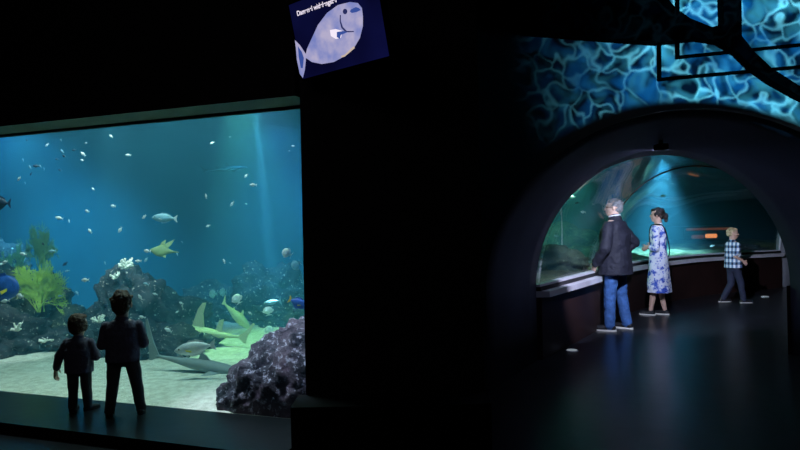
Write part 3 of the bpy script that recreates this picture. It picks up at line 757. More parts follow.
# added glowing boxes standing in for orange reflections on the glass
M['orange'] = emit('reflection_glow', (1.0, .30, .10), 1.1)
M['orange_dim'] = emit('reflection_glow_dim', (1.0, .28, .14), .10)
t = thing('orange_reflection', 'small orange glowing display seen through the far tunnel glass', 'display', at(705, 236, 15.2))  # no display: added glow standing in for a reflection on the glass
for a, b, m, nm in (((-.32, 0, -.06), (-.02, .05, .03), 'orange_dim', 'glow_patch'), ((.02, -.01, -.05), (.30, .05, .05), 'orange', 'lamp'), ((-.45, 0, .14), (.7, .05, .20), 'orange_dim', 'glow_patch')):  # 'lamp' is the brighter added glow box
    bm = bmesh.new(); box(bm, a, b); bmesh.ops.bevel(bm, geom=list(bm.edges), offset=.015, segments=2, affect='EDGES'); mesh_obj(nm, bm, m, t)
bm = bmesh.new(); box(bm, (-.5, .05, -.10), (.75, 1.15, .24)); mesh_obj('casing', bm, 'tank_dark', t)  # dark backing added behind the glow boxes

# fixture on the tunnel lining, with a lamp on its inner side
fx = at(661, 147, 6.35)
t = thing('spot_fixture', 'small black lamp box under the tunnel entrance vault', 'lamp', fx)
bm = bmesh.new(); box(bm, (-.055, -.06, -.03), (.055, .06, .03)); bmesh.ops.bevel(bm, geom=list(bm.edges), offset=.006, segments=1, affect='EDGES'); mesh_obj('housing', bm, 'metal_black', t)
bm = bmesh.new(); box(bm, (-.015, -.015, .03), (.015, .015, .12)); mesh_obj('bracket', bm, 'metal_black', t)

# floor lights
for px, py, lab in ((572, 351, 'small round white floor light in front of the tunnel, nearest the camera'), (765, 297, 'small white floor light beyond the walking boy')):
    p = at_floor(px, py); t = thing('floor_light', lab, 'floor light', (p.x, p.y, 0))
    bm = bmesh.new(); bmesh.ops.create_cone(bm, cap_ends=True, segments=24, radius1=.075, radius2=.07, depth=.008, matrix=Matrix.Translation((0, 0, .006))); mesh_obj('ring', bm, 'sill', t)
    M.setdefault('lens', emit('lens_glow', (.55, .65, .75), .35))
    bm = bmesh.new(); bmesh.ops.create_cone(bm, cap_ends=True, segments=24, radius1=.06, radius2=.06, depth=.004, matrix=Matrix.Translation((0, 0, .013))); mesh_obj('lens', bm, 'lens', t)

# ------------------------------------------------------------------ dark shapes before the projection wall
YW = 5.33
def slab(name, outline, y0, y1, mat, label, cat):
    bm = bmesh.new()
    f = [bm.verts.new(at(px, py, y0)) for px, py in outline]; fl = at(600, 20, y0)
    g = [bm.verts.new(v.co + Vector((0, y1 - y0, 0))) for v in f]; k = len(f)
    bm.faces.new(f); bm.faces.new(g[::-1])
    for i in range(k): bm.faces.new((f[i], g[i], g[(i + 1) % k], f[(i + 1) % k]))
    bmesh.ops.recalc_face_normals(bm, faces=bm.faces)
    o = mesh_obj(name, bm, mat); tag(o, label, cat); return o
slab('branching_slab', [(470, -60), (475, 20), (530, 32), (590, 37), (660, 42), (700, 38), (720, 41), (738, 52), (752, 66), (770, 79), (800, 96), (850, 116), (910, 131), (980, 137), (912, 126), (852, 107), (800, 86), (772, 68), (755, 52), (742, 36), (741, -60), (722, -60), (724, 24), (712, 27), (690, 18), (676, 8), (664, -6), (650, -60)], YW, YW + .085, 'metal_black', 'big black branching shape hanging from the ceiling before the projected waves', 'ceiling ornament')  # flat black slab with a branching outline
def bar(pts, label):  # thin round black bars along the given points
    bm = bmesh.new(); P = [at(px, py, YW + .07) for px, py in pts]
    for a, b in zip(P, P[1:]): cap(bm, a, b, .013, .013, 6, 1)
    tag(mesh_obj('black_bar', bm, 'metal_black'), label, 'bar')
bar([(659, -60), (660, 79), (800, 66.5), (900, 58)], 'lower and longer thin black bar in front of the projected waves')
bar([(678, -60), (678, 57), (800, 44.5), (900, 35)], 'upper thin black bar nested inside the longer one')

# ------------------------------------------------------------------ screen
BL = at(303, 79, 4.1); BRt = at(389, 56, 3.6)
ux = (BRt - BL); SW = ux.length; ux.normalize(); nrm = Vector((ux.y, -ux.x, 0)).normalized()
tl = math.radians(13); uz = Vector((0, 0, 1)) * math.cos(tl) + nrm * math.sin(tl)
uz = (uz - ux * uz.dot(ux)).normalized(); un = ux.cross(uz).normalized()
scr = thing('display_screen', 'tilted video screen showing a big pale fish, hung above the dark pillar', 'screen')
scr.matrix_world = Matrix(((ux.x, uz.x, -un.x, BL.x), (ux.y, uz.y, -un.y, BL.y), (ux.z, uz.z, -un.z, BL.z), (0, 0, 0, 1)))
# local: x right, y up, z = -un ; toward viewer sign
vs = 1 if (-un).dot(CAM - BL) > 0 else -1
SH = SW * .62
M['scr_bg'] = None
def scr_bg():
    m, t, out = nt('screen_navy'); e = t.nodes.new('ShaderNodeEmission'); e.inputs[1].default_value = 1
    tc = t.nodes.new('ShaderNodeTexCoord'); n = t.nodes.new('ShaderNodeTexNoise'); n.inputs['Scale'].default_value = 2
    r = t.nodes.new('ShaderNodeValToRGB'); r.color_ramp.elements[0].position = .3; r.color_ramp.elements[0].color = (.0015, .0015, .012, 1); r.color_ramp.elements[1].position = .7; r.color_ramp.elements[1].color = (.004, .005, .045, 1)
    t.links.new(tc.outputs['Object'], n.inputs[0]); t.links.new(n.outputs['Fac'], r.inputs[0]); t.links.new(r.outputs[0], e.inputs[0]); t.links.new(e.outputs[0], out.inputs[0]); return m
M['scr_bg'] = scr_bg()
bm = bmesh.new(); box(bm, (-.012, -.012, -.05 * vs), (SW + .012, SH + .012, -.003 * vs)); bmesh.ops.recalc_face_normals(bm, faces=bm.faces); mesh_obj('casing', bm, 'metal_black', scr)
bm = bmesh.new(); box(bm, (0, 0, -.002 * vs), (SW, SH, 0)); bmesh.ops.recalc_face_normals(bm, faces=bm.faces); mesh_obj('display_panel', bm, 'scr_bg', scr)
def scr_fish_mat():
    m, t, out = nt('screen_fish'); e = t.nodes.new('ShaderNodeEmission'); e.inputs[1].default_value = .62
    tc = t.nodes.new('ShaderNodeTexCoord'); n = t.nodes.new('ShaderNodeTexNoise'); n.inputs['Scale'].default_value = 7; n.inputs['Detail'].default_value = 5
    r = t.nodes.new('ShaderNodeValToRGB'); r.color_ramp.elements[0].position = .35; r.color_ramp.elements[0].color = (.30, .36, .85, 1); r.color_ramp.elements[1].position = .62; r.color_ramp.elements[1].color = (.72, .66, .95, 1)
    t.links.new(tc.outputs['Object'], n.inputs[0]); t.links.new(n.outputs['Fac'], r.inputs[0]); t.links.new(r.outputs[0], e.inputs[0]); t.links.new(e.outputs[0], out.inputs[0]); return m
M['scr_fish'] = scr_fish_mat(); M['scr_blue'] = emit('screen_blue', (.08, .16, .65), .5); M['scr_line'] = emit('screen_dark_line', (.04, .05, .22), .5); M['scr_white'] = emit('screen_white', (.95, .85, 1.0), .95); M['scr_yel'] = emit('screen_cream', (.95, .75, .62), .6)
def spx(px, py):   # photo point onto the display plane, in the screen's own units
    d = fw + RT * ((px - 400) / F) + UP * ((225 - py) / F)
    k = (BL - CAM).dot(un) / d.dot(un); p = CAM + d * k - BL
    return p.dot(ux), p.dot(uz)
def flat(nm, pts, mat, lift):
    bm = bmesh.new(); f = bm.faces.new([bm.verts.new((x, y, lift * vs)) for x, y in pts])
    if f.normal.z * vs < 0: f.normal_flip()
    bmesh.ops.triangulate(bm, faces=list(bm.faces)); return mesh_obj(nm, bm, mat, scr)
body = [(306, 54), (307, 49), (312, 38), (318, 25), (327, 13), (338, 5), (350, 2), (358, 3), (362, 8), (363, 16), (363, 26), (360, 38), (354, 48), (345, 56), (334, 62), (322, 64), (312, 62), (306, 58)]
flat('fish_picture', [spx(*p) for p in body], 'scr_fish', .0010)
flat('fish_tail_picture', [spx(*p) for p in [(295, 40), (300, 45), (306, 54), (306, 60), (305, 70), (303, 78), (300, 74), (297, 60), (296, 48)]], 'scr_fish', .0012)
flat('tail_shade_picture', [spx(*p) for p in [(298, 46), (302, 52), (304, 58), (303, 68), (301, 68), (299, 58)]], 'scr_blue', .0014)
flat('fish_fin_picture', [spx(*p) for p in [(330, 30), (336, 29), (343, 31), (341, 38), (336, 39), (331, 36)]], 'scr_white', .0014)
flat('fish_fin_shade_picture', [spx(*p) for p in [(337, 32), (343, 31), (348, 32), (341, 35), (340, 39), (337, 37)]], 'scr_blue', .0016)
flat('gill_line_picture', [spx(*p) for p in [(340, 15), (341, 15), (341, 21), (343, 27), (347, 31), (354, 31), (354, 32), (346, 32.4), (341.5, 28), (339.8, 21)]], 'scr_line', .0014)
flat('eye_picture', [spx(345.2 + 2.3 * math.cos(a), 11.5 + 2.8 * math.sin(a)) for a in [2 * PI * k / 12 for k in range(12)]], 'scr_line', .0014)
flat('eye_shade_picture', [spx(*p) for p in [(351, 9.5), (356, 7), (359, 8), (361, 10), (357, 12), (352, 13), (350, 11.5)]], 'scr_blue', .0012)
flat('belly_edge_picture', [spx(*p) for p in [(341, 56), (345, 54.5), (354, 46), (355, 48), (345, 56.5), (342, 57.5)]], 'scr_yel', .0014)
cu = bpy.data.curves.new('txt', 'FONT'); cu.body = 'Damenel widelengster'; cu.size = .062; cu.offset = .0018
to = bpy.data.objects.new('txt', cu); COL.objects.link(to)
dg = bpy.context.evaluated_depsgraph_get(); dg.update(); me = bpy.data.meshes.new_from_object(to.evaluated_get(dg)); bpy.data.objects.remove(to)
me.materials.append(M['scr_white']); cap_o = bpy.data.objects.new('caption', me); COL.objects.link(cap_o); cap_o.parent = scr
a = Vector(spx(297.5, 16)); b_ = Vector(spx(338, 1.5)); an = math.atan2(b_.y - a.y, b_.x - a.x); wd = max(v.co.x for v in me.vertices)
sc_ = (b_ - a).length / wd
cap_o.location = (a.x, a.y, .002 * vs); cap_o.rotation_euler = (0, 0 if vs > 0 else PI, an) if vs > 0 else (0, 0, an); cap_o.scale = (sc_, min(sc_, 1.2), 1)
# hanger pole to the ceiling
top = BL + ux * SW * .5 + uz * SH - nrm * .03
bm = bmesh.new(); cap(bm, (SW * .5, SH * .8, -.06 * vs), (SW * .5, SH * .8, -.061 * vs), .03, .03); 
inv = scr.matrix_world.inverted(); q0 = Vector((SW * .5, SH * .75, -.055 * vs)); q1w = scr.matrix_world @ q0; q1 = inv @ Vector((q1w.x, q1w.y, ZC - .001))
tube(bm, [q0, q1], [.02, .02], 10); mesh_obj('ceiling_pole', bm, 'metal_black', scr)

# ------------------------------------------------------------------ people
def hand(bm, w, d, n, s, k):
    """w wrist, d finger direction, n palm side, s thumb side, k size (adult 1)"""
    d = d.normalized(); n = (n - d * n.dot(d)).normalized(); s = (s - d * s.dot(d) - n * s.dot(n)).normalized()
    mt = Matrix((s, d, n)).transposed()
    ell(bm, w + d * .045 * k, (.040 * k, .055 * k, .016 * k), mt)
    for i, (o, L) in enumerate(((.030, .068), (.010, .078), (-.010, .072), (-.029, .056))):
        p = w + d * .082 * k + s * o * k; q = p + (d * .93 + n * .3 + s * o * 1.2) * L * .5 * k; e = q + (d * .6 + n * .8) * L * .5 * k
        cap(bm, p - d * .015 * k, q, .0095 * k, .0088 * k, 8, 2); cap(bm, q, e, .0088 * k, .0075 * k, 8, 2)
    p = w + d * .025 * k + s * .030 * k; q = p + (d * .55 + s * .75 + n * .2) * .038 * k; e = q + (d * .9 + s * .15 + n * .35) * .032 * k
    cap(bm, p, q, .0125 * k, .0105 * k, 8, 2); cap(bm, q, e, .0105 * k, .009 * k, 8, 2)

def person(name, label, loc, face, H, hh, legf, head_yaw, arms, legs, spec, head_pitch=0, lean=0):
    """arms: [(elbow, wrist, palm)] right then left, offsets in H from the shoulder. legs: [(knee, ankle, toe yaw)] in H from the hip base"""
    root = thing(name, label, 'person', loc, math.atan2(-face[0], face[1]))
    k = H / 1.75; wf = spec.get('w', 1.0)
    chin = H - hh; sz = chin - .030 * H; hipz = legf * H; hx = .052 * H * wf
    def T(z): return Vector((0, lean * (z - hipz), 0)) if z > hipz else Vector((0, 0, 0))
    shx = .098 * H * wf
    sh = [Vector((shx, 0, sz - .046 * H)) + T(sz), Vector((-shx, 0, sz - .046 * H)) + T(sz)]
    hm = Matrix.Translation(Vector((0, .008 * H, H - hh / 2)) + T(H)) @ Matrix.Rotation(head_yaw, 4, 'Z') @ Matrix.Rotation(head_pitch, 4, 'X')
    def h(x, y, z): return hm @ (Vector((x, y, z)) * hh)
    hr = hm.to_3x3()
    def E(bm, c, r): ell(bm, h(*c), [q * hh for q in r], hr)
    # --- body
    bm = bmesh.new()
    tor = [(.045, .5, .045, .050), (.0, 1, .092, .062), (.04, 1, .090, .060), (.12, 1, .078, .054), (.2, 1, .088, .062), (.27, 1, .098, .064)]
    span = sz - hipz
    rings = [(-.10, .055, .045), (0, .090, .060), (.16, .092, .062), (.42, .076, .053), (.68, .088, .062), (.84, .088, .060), (.93, .074, .050), (.99, .054, .042), (1.04, .034, .034)]
    R = [(0, T(hipz + f * span).y, hipz + f * span, rx * H * wf, ry * H * (1 + (wf - 1) * .6)) for f, rx, ry in rings]
    loft(bm, R)
    cap(bm, Vector((0, -.004 * H, sz - .01 * H)) + T(sz), Vector((0, .002 * H, chin + hh * .22)) + T(H), .034 * H * wf, .27 * hh, 14)
    E(bm, (0, -.06, .13), (.36, .44, .37)); E(bm, (0, .07, -.10), (.29, .33, .35)); E(bm, (0, .20, -.38), (.16, .15, .11))
    cap(bm, h(0, .36, .03), h(0, .455, -.12), .035 * hh, .055 * hh, 8); E(bm, (0, .36, -.27), (.09, .06, .035)); E(bm, (0, .30, .09), (.22, .09, .05))
    for s in (-1, 1): E(bm, (s * .36, -.03, -.06), (.035, .08, .13)); E(bm, (s * .17, .23, -.12), (.10, .1, .09))
    ar = spec.get('arm', 1.0)
    pts_arm = []
    for i, (el, wr, palm) in enumerate(arms):
        e = sh[i] + Vector(el) * H; w_ = e + Vector(wr) * H; pts_arm.append((sh[i], e, w_))
        cap(bm, sh[i], e, .029 * H * ar, .022 * H * ar); cap(bm, e, w_, .022 * H * ar, .0145 * H * ar)
        d = (w_ - e); side = Vector((-1 if i == 0 else 1, .9, .1))
        hand(bm, w_, d + Vector((0, 0, -.05 * H)), Vector(palm), side, hh / .235)
    pts_leg = []
    for i, (kn, anl, toe) in enumerate(legs):
        s = 1 if i == 0 else -1
        hp = Vector((s * hx, 0, hipz - .0 * H)); kk = Vector((s * hx, 0, 0)) + Vector(kn) * H; aa = Vector((s * hx, 0, 0)) + Vector(anl) * H
        pts_leg.append((hp, kk, aa, toe))
        cap(bm, hp, kk, .050 * H * wf ** .5, .031 * H); cap(bm, kk, kk.lerp(aa, .35), .030 * H, .031 * H); cap(bm, kk.lerp(aa, .35), aa, .031 * H, .019 * H)
        td = Vector((-math.sin(toe), math.cos(toe), 0)); cap(bm, aa + Vector((0, 0, -.022 * H)) - td * .02 * H, aa + Vector((0, 0, -.028 * H)) + td * .08 * H, .020 * H, .015 * H)
    bm = remeshed(bm, .0065 * max(.75, k), 3)
    mesh_obj('body', bm, spec.get('skin', 'skin'), root, True)
    # --- eyes and mouth
    for s in (-1, 1):
        bm = bmesh.new(); E(bm, (s * .135, .335, .01), (.05, .05, .028)); mesh_obj('eye', bm, 'eye', root, True)
    bm = bmesh.new(); E(bm, (0, .385, -.27), (.085, .045, .022)); mesh_obj('mouth', bm, 'mouth', root, True)
    # --- top garment
    g = spec['top']; ext = g.get('ext', .012) * H; bm = bmesh.new()
    hem = g['hem'] * H; fl = g.get('flare', 1.0)
    zz = [(hem, fl * 1.0)] + ([(hem + .03 * H, fl * .99)] if hem < hipz else [])
    rr = []
    def tor_at(z):
        f = (z - hipz) / span; q = rings
        if f <= q[1][0]: return q[1][1], q[1][2]
        for a_, b2 in zip(q, q[1:]):
            if a_[0] <= f <= b2[0]:
                u = (f - a_[0]) / (b2[0] - a_[0]); return a_[1] + (b2[1] - a_[1]) * u, a_[2] + (b2[2] - a_[2]) * u
        return q[-1][1], q[-1][2]
    steps = 12; topz = hipz + .985 * span
    for q in range(steps + 1):
        z = hem + (topz - hem) * q / steps; rx, ry = tor_at(z)
        fb = 1 + (fl - 1) * max(0, 1 - (z - hem) / max(.05, (hipz + .42 * span - hem)))
        rx = max(rx, g.get('minw', .082) if z < hipz + .8 * span else 0); ry = max(ry, g.get('mind', .058) if z < hipz + .7 * span else 0)
        rr.append((0, T(z).y, z, (rx * H * wf + ext) * fb, (ry * H * (1 + (wf - 1) * .6) + ext) * fb))
    loft(bm, rr)
    cap(bm, Vector((0, -.006 * H, sz - .045 * H)) + T(sz), Vector((0, -.004 * H, sz + g.get('neck', .012) * H)) + T(sz), .062 * H * wf, .044 * H * wf, 14, 1)
    for i, (a_, e, w_) in enumerate(pts_arm):
        sl = g.get('sleeve', 1.0); en = .030 * H * ar + ext * .5
        cap(bm, a_, a_.lerp(e, min(1, sl * 2)), .031 * H * min(ar, 1.05) + ext * .45, en, 14)
        if sl > .5: cap(bm, e, e.lerp(w_, min(.97, (sl - .5) * 2)), en * .96, .022 * H * ar + ext * .55, 14, 1)
    bm = remeshed(bm, .007 * max(.75, k), 3, g.get('wr', .006) * k, 9)
    mesh_obj(g['name'], bm, g['mat'], root, True)
    # --- trousers
    if 'bottom' in spec:
        bt = spec['bottom']; bm = bmesh.new()
        loft(bm, [(0, 0, hipz - .06 * H, .07 * H * wf, .058 * H), (0, 0, hipz, .095 * H * wf, .066 * H), (0, 0, hipz + .10 * H, .088 * H * wf, .062 * H)])
        for hp, kk, aa, toe in pts_leg:
            e2 = aa + Vector((0, 0, -.012 * H))
            cap(bm, hp, kk, .054 * H * wf ** .5, .041 * H * bt.get('w', 1), 14); cap(bm, kk, e2, .040 * H * bt.get('w', 1), .034 * H * bt.get('w', 1), 14, 1)
        bm = remeshed(bm, .007 * max(.75, k), 3, .007 * k, 12); mesh_obj('trousers', bm, bt['mat'], root, True)
    # --- shoes
    for hp, kk, aa, toe in pts_leg:
        td = Vector((-math.sin(toe), math.cos(toe), 0)); sd = Vector((math.cos(toe), math.sin(toe), 0)); mt = Matrix((sd, td, Vector((0, 0, 1)))).transposed()
        zb = aa.z - .045 * H; f0 = Vector((aa.x, aa.y, zb))
        bm = bmesh.new(); kf = H * spec.get('foot', 1.0)
        cap(bm, f0 + Vector((0, 0, .024 * H)) - td * .018 * kf, f0 + Vector((0, 0, .020 * H)) + td * .082 * kf, .026 * kf, .022 * kf, 12)
        if not spec.get('low'): cap(bm, f0 + Vector((0, 0, .028 * H)) - td * .006 * kf, f0 + Vector((0, 0, .050 * H)) - td * .004 * kf, .027 * kf, .024 * kf, 12, 1)
        for v in bm.verts: v.co.z = max(v.co.z, zb + .010 * H)
        bm = remeshed(bm, .006 * max(.75, k), 2); so = mesh_obj('shoe', bm, spec.get('shoe', 'black_shoe'), root, True)
        bm = bmesh.new(); rr2 = []
        for zq in (zb + .001, zb + .012 * H): rr2.append(zq)
        n_ = 20; rowv = []
        for zq in rr2:
            rowv.append([bm.verts.new(Vector((f0.x, f0.y, zq)) + td * (.032 * kf + .078 * kf * math.sin(2 * PI * q / n_)) + sd * (.029 * kf * math.cos(2 * PI * q / n_))) for q in range(n_)])
        bm.faces.new(rowv[0]); bm.faces.new(rowv[1][::-1])
        for q in range(n_): bm.faces.new((rowv[0][q], rowv[1][q], rowv[1][(q + 1) % n_], rowv[0][(q + 1) % n_]))
        bmesh.ops.recalc_face_normals(bm, faces=bm.faces); mesh_obj('sole', bm, spec.get('sole', 'white_sole'), so)
    # --- hair
    bm = bmesh.new(); hs = spec['hair']
    E(bm, (0, -.12, .17), (.395, .43, .37)); E(bm, (0, .10, .33), (.30, .27, .15))
    if hs == 'short':
        E(bm, (0, -.24, -.05), (.32, .28, .28))
    elif hs == 'curly':
        rnd = random.Random(3)
        for q in range(46):
            a_ = rnd.uniform(0, 2 * PI); e_ = rnd.uniform(-.5, 1.4)
            x, y, z = .40 * math.cos(a_) * math.cos(e_), -.10 + .43 * math.sin(a_) * math.cos(e_), .14 + .38 * math.sin(e_)
            if y > .2 and z < .15: continue
            E(bm, (x * .96, y * .97, z), (.085, .085, .075))
        E(bm, (0, -.26, -.14), (.33, .26, .30))
    elif hs == 'bob':
        E(bm, (0, -.22, -.10), (.39, .30, .36)); E(bm, (.3, -.05, -.05), (.12, .26, .30)); E(bm, (-.3, -.05, -.05), (.12, .26, .30))
    elif hs == 'bun':
        E(bm, (0, -.28, -.02), (.33, .26, .28)); E(bm, (0, -.56, -.10), (.21, .21, .23)); E(bm, (0, -.60, -.30), (.14, .14, .22)); E(bm, (.3, -.02, .05), (.1, .2, .2)); E(bm, (-.3, -.02, .05), (.1, .2, .2))
    bm = remeshed(bm, .006 * max(.7, k), 2, .012 * hh / .24 * (.9 if hs == 'curly' else 1), 28); mesh_obj('hair', bm, spec['hairmat'], root, True)
    return root, h, hh, sh, T, pts_arm, k

# taller child on the ledge
A = at_floor(124, 415, LEDGE)
fk = Vector((-.18, .98))
person('person', 'taller curly haired child in dark sweater standing on the tank ledge, arms drawn in front', (A.x, A.y, LEDGE), fk, .965, .192, .455, .05,
       [((.034, .01, -.15), (-.10, .08, .01), (-1, 0, 0)), ((-.034, .01, -.15), (.10, .08, .02), (1, 0, 0))],
       [((.035, .01, .25), (.065, .01, .045), .15), ((-.018, .01, .25), (-.040, -.02, .045), .1)],
       dict(w=1.24, arm=1.25, foot=1.15, hair='curly', hairmat='brown_hair', top=dict(name='sweater', mat='kid_sweater', hem=.44, ext=.017, minw=.092, mind=.070, wr=.006), bottom=dict(mat='kid_trouser', w=1.15), sole='black_shoe'))
A = at_floor(80, 411, LEDGE)
person('person', 'toddler in dark jacket on the tank ledge, left arm hanging beside the taller child', (A.x, A.y, LEDGE), Vector((.05, 1)), .78, .168, .43, -.05,
       [((.04, .02, -.15), (-.07, .11, .0), (-1, 0, 0)), ((-.075, -.01, -.14), (-.045, .02, -.125), (1, 0, 0))],
       [((.0, .01, .235), (.005, .03, .045), -.5), ((-.0, .0, .235), (.0, -.015, .045), .15)],
       dict(w=1.28, arm=1.3, foot=1.2, hair='bob', hairmat='brown_hair', top=dict(name='jacket', mat='kid_sweater', hem=.40, ext=.020, minw=.095, mind=.075, wr=.006), bottom=dict(mat='kid_trouser', w=1.25), sole='black_shoe'))
# man
A = at_floor(617, 330)
root, h, hh, sh, T, pa, k = person('person', 'grey haired man in dark jacket and blue jeans looking at the left tunnel glass', (A.x, A.y, 0), Vector((-.72, .69)), 1.83, .245, .485, .45,
       [((.105, -.055, -.13), (-.06, .10, -.10), (-1, 0, 0)), ((-.06, .0, -.165), (.03, .09, -.11), (1, 0, 0))],
       [((.03, .0, .265), (.045, -.035, .045), .0), ((-.01, .02, .265), (-.022, .02, .045), .35)],
       dict(w=1.10, arm=1.1, foot=1.05, hair='short', hairmat='grey_hair', top=dict(name='jacket', mat='navy_jacket', hem=.425, ext=.023, neck=.022, flare=1.14, minw=.096, mind=.077, wr=.010), bottom=dict(mat='jeans', w=1.12)), head_pitch=.05)
bm = bmesh.new(); zc = 1.83 - .245 - .008 * 1.83
for a0, rr_ in ((0, .062), (.018, .058)):
    pass
pts = [Vector((.074 * math.cos(a_), .000 + .072 * math.sin(a_), zc + .022 + .012 * math.sin(a_ + PI))) for a_ in [2 * PI * q / 20 for q in range(21)]]
tube(bm, pts, [.011] * 21, 8); mesh_obj('shirt_collar', bm, 'collar', root, True)
bm = bmesh.new()
for s in (-1, 1):
    ring_ = [h(s * .14 + .085 * math.cos(a_), .40, .01 + .06 * math.sin(a_)) for a_ in [2 * PI * q / 14 for q in range(15)]]
    tube(bm, ring_, [.003] * 15, 5); tube(bm, [h(s * .22, .40, .02), h(s * .36, .2, .01), h(s * .37, -.02, 0)], [.003] * 3, 5)
tube(bm, [h(-.06, .42, .02), h(.06, .42, .02)], [.003] * 2, 5); mesh_obj('glasses', bm, 'metal_black', root)
# woman
A = at_floor(660, 315)
root, h, hh, sh, T, pa, k = person('person', 'dark haired woman in blue and white floral dress with crossbody strap', (A.x, A.y, 0), Vector((-.80, .60)), 1.72, .225, .49, .25,
       [((.02, -.01, -.165), (-.05, .08, .02), (-1, 0, 0)), ((-.02, -.01, -.165), (.03, .085, .01), (1, 0, 0))],
       [((.0, .012, .27), (-.01, -.035, .045), -.1), ((.0, .03, .27), (.0, .07, .045), .1)],
       dict(w=.92, arm=.95, hair='bun', hairmat='dark_hair', low=True, top=dict(name='dress', mat='dress', hem=.215, ext=.013, flare=1.50, sleeve=.80, minw=.078, mind=.056, neck=.004, wr=.012), foot=.95), head_pitch=.03)
bm = bmesh.new()
pts = []
for q in range(25):   # strap loop from far shoulder to near hip
    a_ = 2 * PI * q / 24; u = (1 - math.cos(a_)) / 2
    x = -.085 + (.155 + .085) * u; z = 1.46 + (.90 - 1.46) * u; r_ = math.sin(a_)
    pts.append(Vector((x, -(.128 + .03 * u) * math.copysign(abs(r_) ** .4, r_), z)))
tube(bm, pts, [.009] * 25, 6); mesh_obj('bag_strap', bm, 'strap', root, True)
bm = bmesh.new(); ell(bm, (.19, .03, .86), (.035, .11, .08)); bm = remeshed(bm, .01, 2); mesh_obj('shoulder_bag', bm, 'strap', root, True)
# boy
A = at_floor(734, 303)
person('person', 'blond boy in plaid shirt and navy trousers walking right past the far glass', (A.x, A.y, 0), Vector((.99, .10)), 1.36, .205, .475, -.45,
       [((.02, -.05, -.15), (-.01, .12, -.06), (-1, 0, 0)), ((-.02, .0, -.15), (.01, .12, -.02), (1, 0, 0))],
       [((.0, .07, .265), (.0, .10, .047), 0), ((-.0, -.0, .255), (-.0, -.13, .055), 0)],
       dict(w=1.0, arm=.95, foot=1.2, hair='short', hairmat='blond_hair', top=dict(name='shirt', mat='plaid', hem=.47, ext=.020, flare=1.10, sleeve=.38, minw=.085, mind=.068, wr=.01), bottom=dict(mat='navy_trouser', w=1.05)))

# ------------------------------------------------------------------ lights
def spot(name, loc, target, e, col, size, blend=.5, rad=.05):
    l = bpy.data.lights.new(name, 'SPOT'); l.energy = e; l.color = col; l.spot_size = math.radians(size); l.spot_blend = blend; l.shadow_soft_size = rad
    o = bpy.data.objects.new(name, l); COL.objects.link(o); o.location = loc
    o.rotation_euler = (Vector(target) - Vector(loc)).to_track_quat('-Z', 'Y').to_euler(); return o
def area(name, loc, target, e, col, sx, sy):
    l = bpy.data.lights.new(name, 'AREA'); l.shape = 'RECTANGLE'; l.energy = e; l.color = col; l.size = sx; l.size_y = sy
    o = bpy.data.objects.new(name, l); COL.objects.link(o); o.location = loc
    o.rotation_euler = (Vector(target) - Vector(loc)).to_track_quat('-Z', 'Y').to_euler(); return o
TOP = 3.6
spot('tank_lamp_left', (-5.6, 8.4, 3.9), (-5.2, 10.0, .8), 2000, (.18, .62, 1.0), 66, 1.0, .3)
spot('tank_lamp_right', (-1.7, 8.4, 3.9), (-1.9, 10.2, 1.0), 1200, (.12, .52, 1.0), 60, 1.0, .3)
area('tank_lamp_front', (-3.0, 5.9, TOP), (-3.0, 5.7, 0), 135, (.75, 1.0, .90), 3.6, .25)
spot('tank_beam', (at(249, 60, 7.2).x, 7.2, TOP), at(279, 330, 7.2), 7500, (.60, .85, 1.0), 5, .9, .02)
spot('tank_teal_beam', (at(160, 60, 8.6).x, 8.6, TOP), at(170, 330, 8.6), 120, (.25, 1.0, .75), 18, 1.0, .03)
spot('tank_green_spot', (-2.0, 7.6, TOP), (-1.6, 7.6, .1), 470, (.45, 1.0, .32), 44, .7)
spot('tank_green_fan_spot', (-4.4, 7.2, TOP), at(38, 280, 7.9), 300, (.8, 1.0, .35), 22, .7)
spot('tank_white_spot', (-3.2, 6.9, TOP), at(124, 275, 7.7), 420, (.9, .97, 1.0), 20, .7)
spot('tank_left_spot', (-4.9, 6.6, TOP), at(15, 335, 7.3), 260, (.9, .97, 1.0), 24, .7)
spot('tank_boulder_spot', (-1.3, 5.15, 3.4), (-.95, 5.0, .4), 420, (.82, .76, 1.0), 40, .7)
# tunnel tank
spot('tunnel_tank_glow', (at(664, 190, 12.6).x, 12.6, 2.75), (at(664, 190, 12.6).x + .3, 14.0, 0), 3600, (.30, .75, 1.0), 64, 1.0, .12)
spot('tunnel_tank_teal', (at(590, 190, 9.8).x, 9.8, 3.25), at(565, 262, 10.2), 1100, (.50, 1.0, .70), 32, .9, .05)
spot('tunnel_tank_violet', (at(650, 160, 9.8).x, 9.9, 3.0), at(668, 175, 9.9), 60, (.45, .45, 1.0), 60, .9, .05)  # added lamp; its scatter stands in for a violet reflection on the glass
area('tunnel_tank_left', (1.4, 12.0, TOP), (1.4, 12.3, 0), 85, (.45, 1.0, .50), 1.5, 1.5)
# fixture lamp, then added unseen fills for near sill, far sill and lining
spot('fixture_lamp', (fx.x + .045, fx.y + .10, fx.z), (3.75, 9.6, .75), 440, (.66, .74, 1.0), 62, .6, .03)
spot('fixture_lamp_sill', (fx.x + .045, fx.y + .10, fx.z), (2.1, 8.0, .74), 300, (.70, .72, 1.0), 36, .7, .03)  # added unseen fill for the near sill, not part of the fixture
spot('fixture_lamp_far', (fx.x + .045, fx.y + .10, fx.z), (6.2, 11.9, .8), 520, (.75, .78, 1.0), 26, .8, .03)  # added unseen fill for the far sill, not part of the fixture
area('fixture_down_lamp', (fx.x + .045, fx.y + .11, fx.z + .01), (fx.x + .045, fx.y + .16, 0), 4.5, (.6, .66, 1.0), .10, .04)  # added unseen soft fill for the lining, not part of the fixture
area('room_dim', (-1.8, 1.8, 3.95), (-1.8, 2.8, 0), 5.0, (.8, .72, .75), 2, 2)

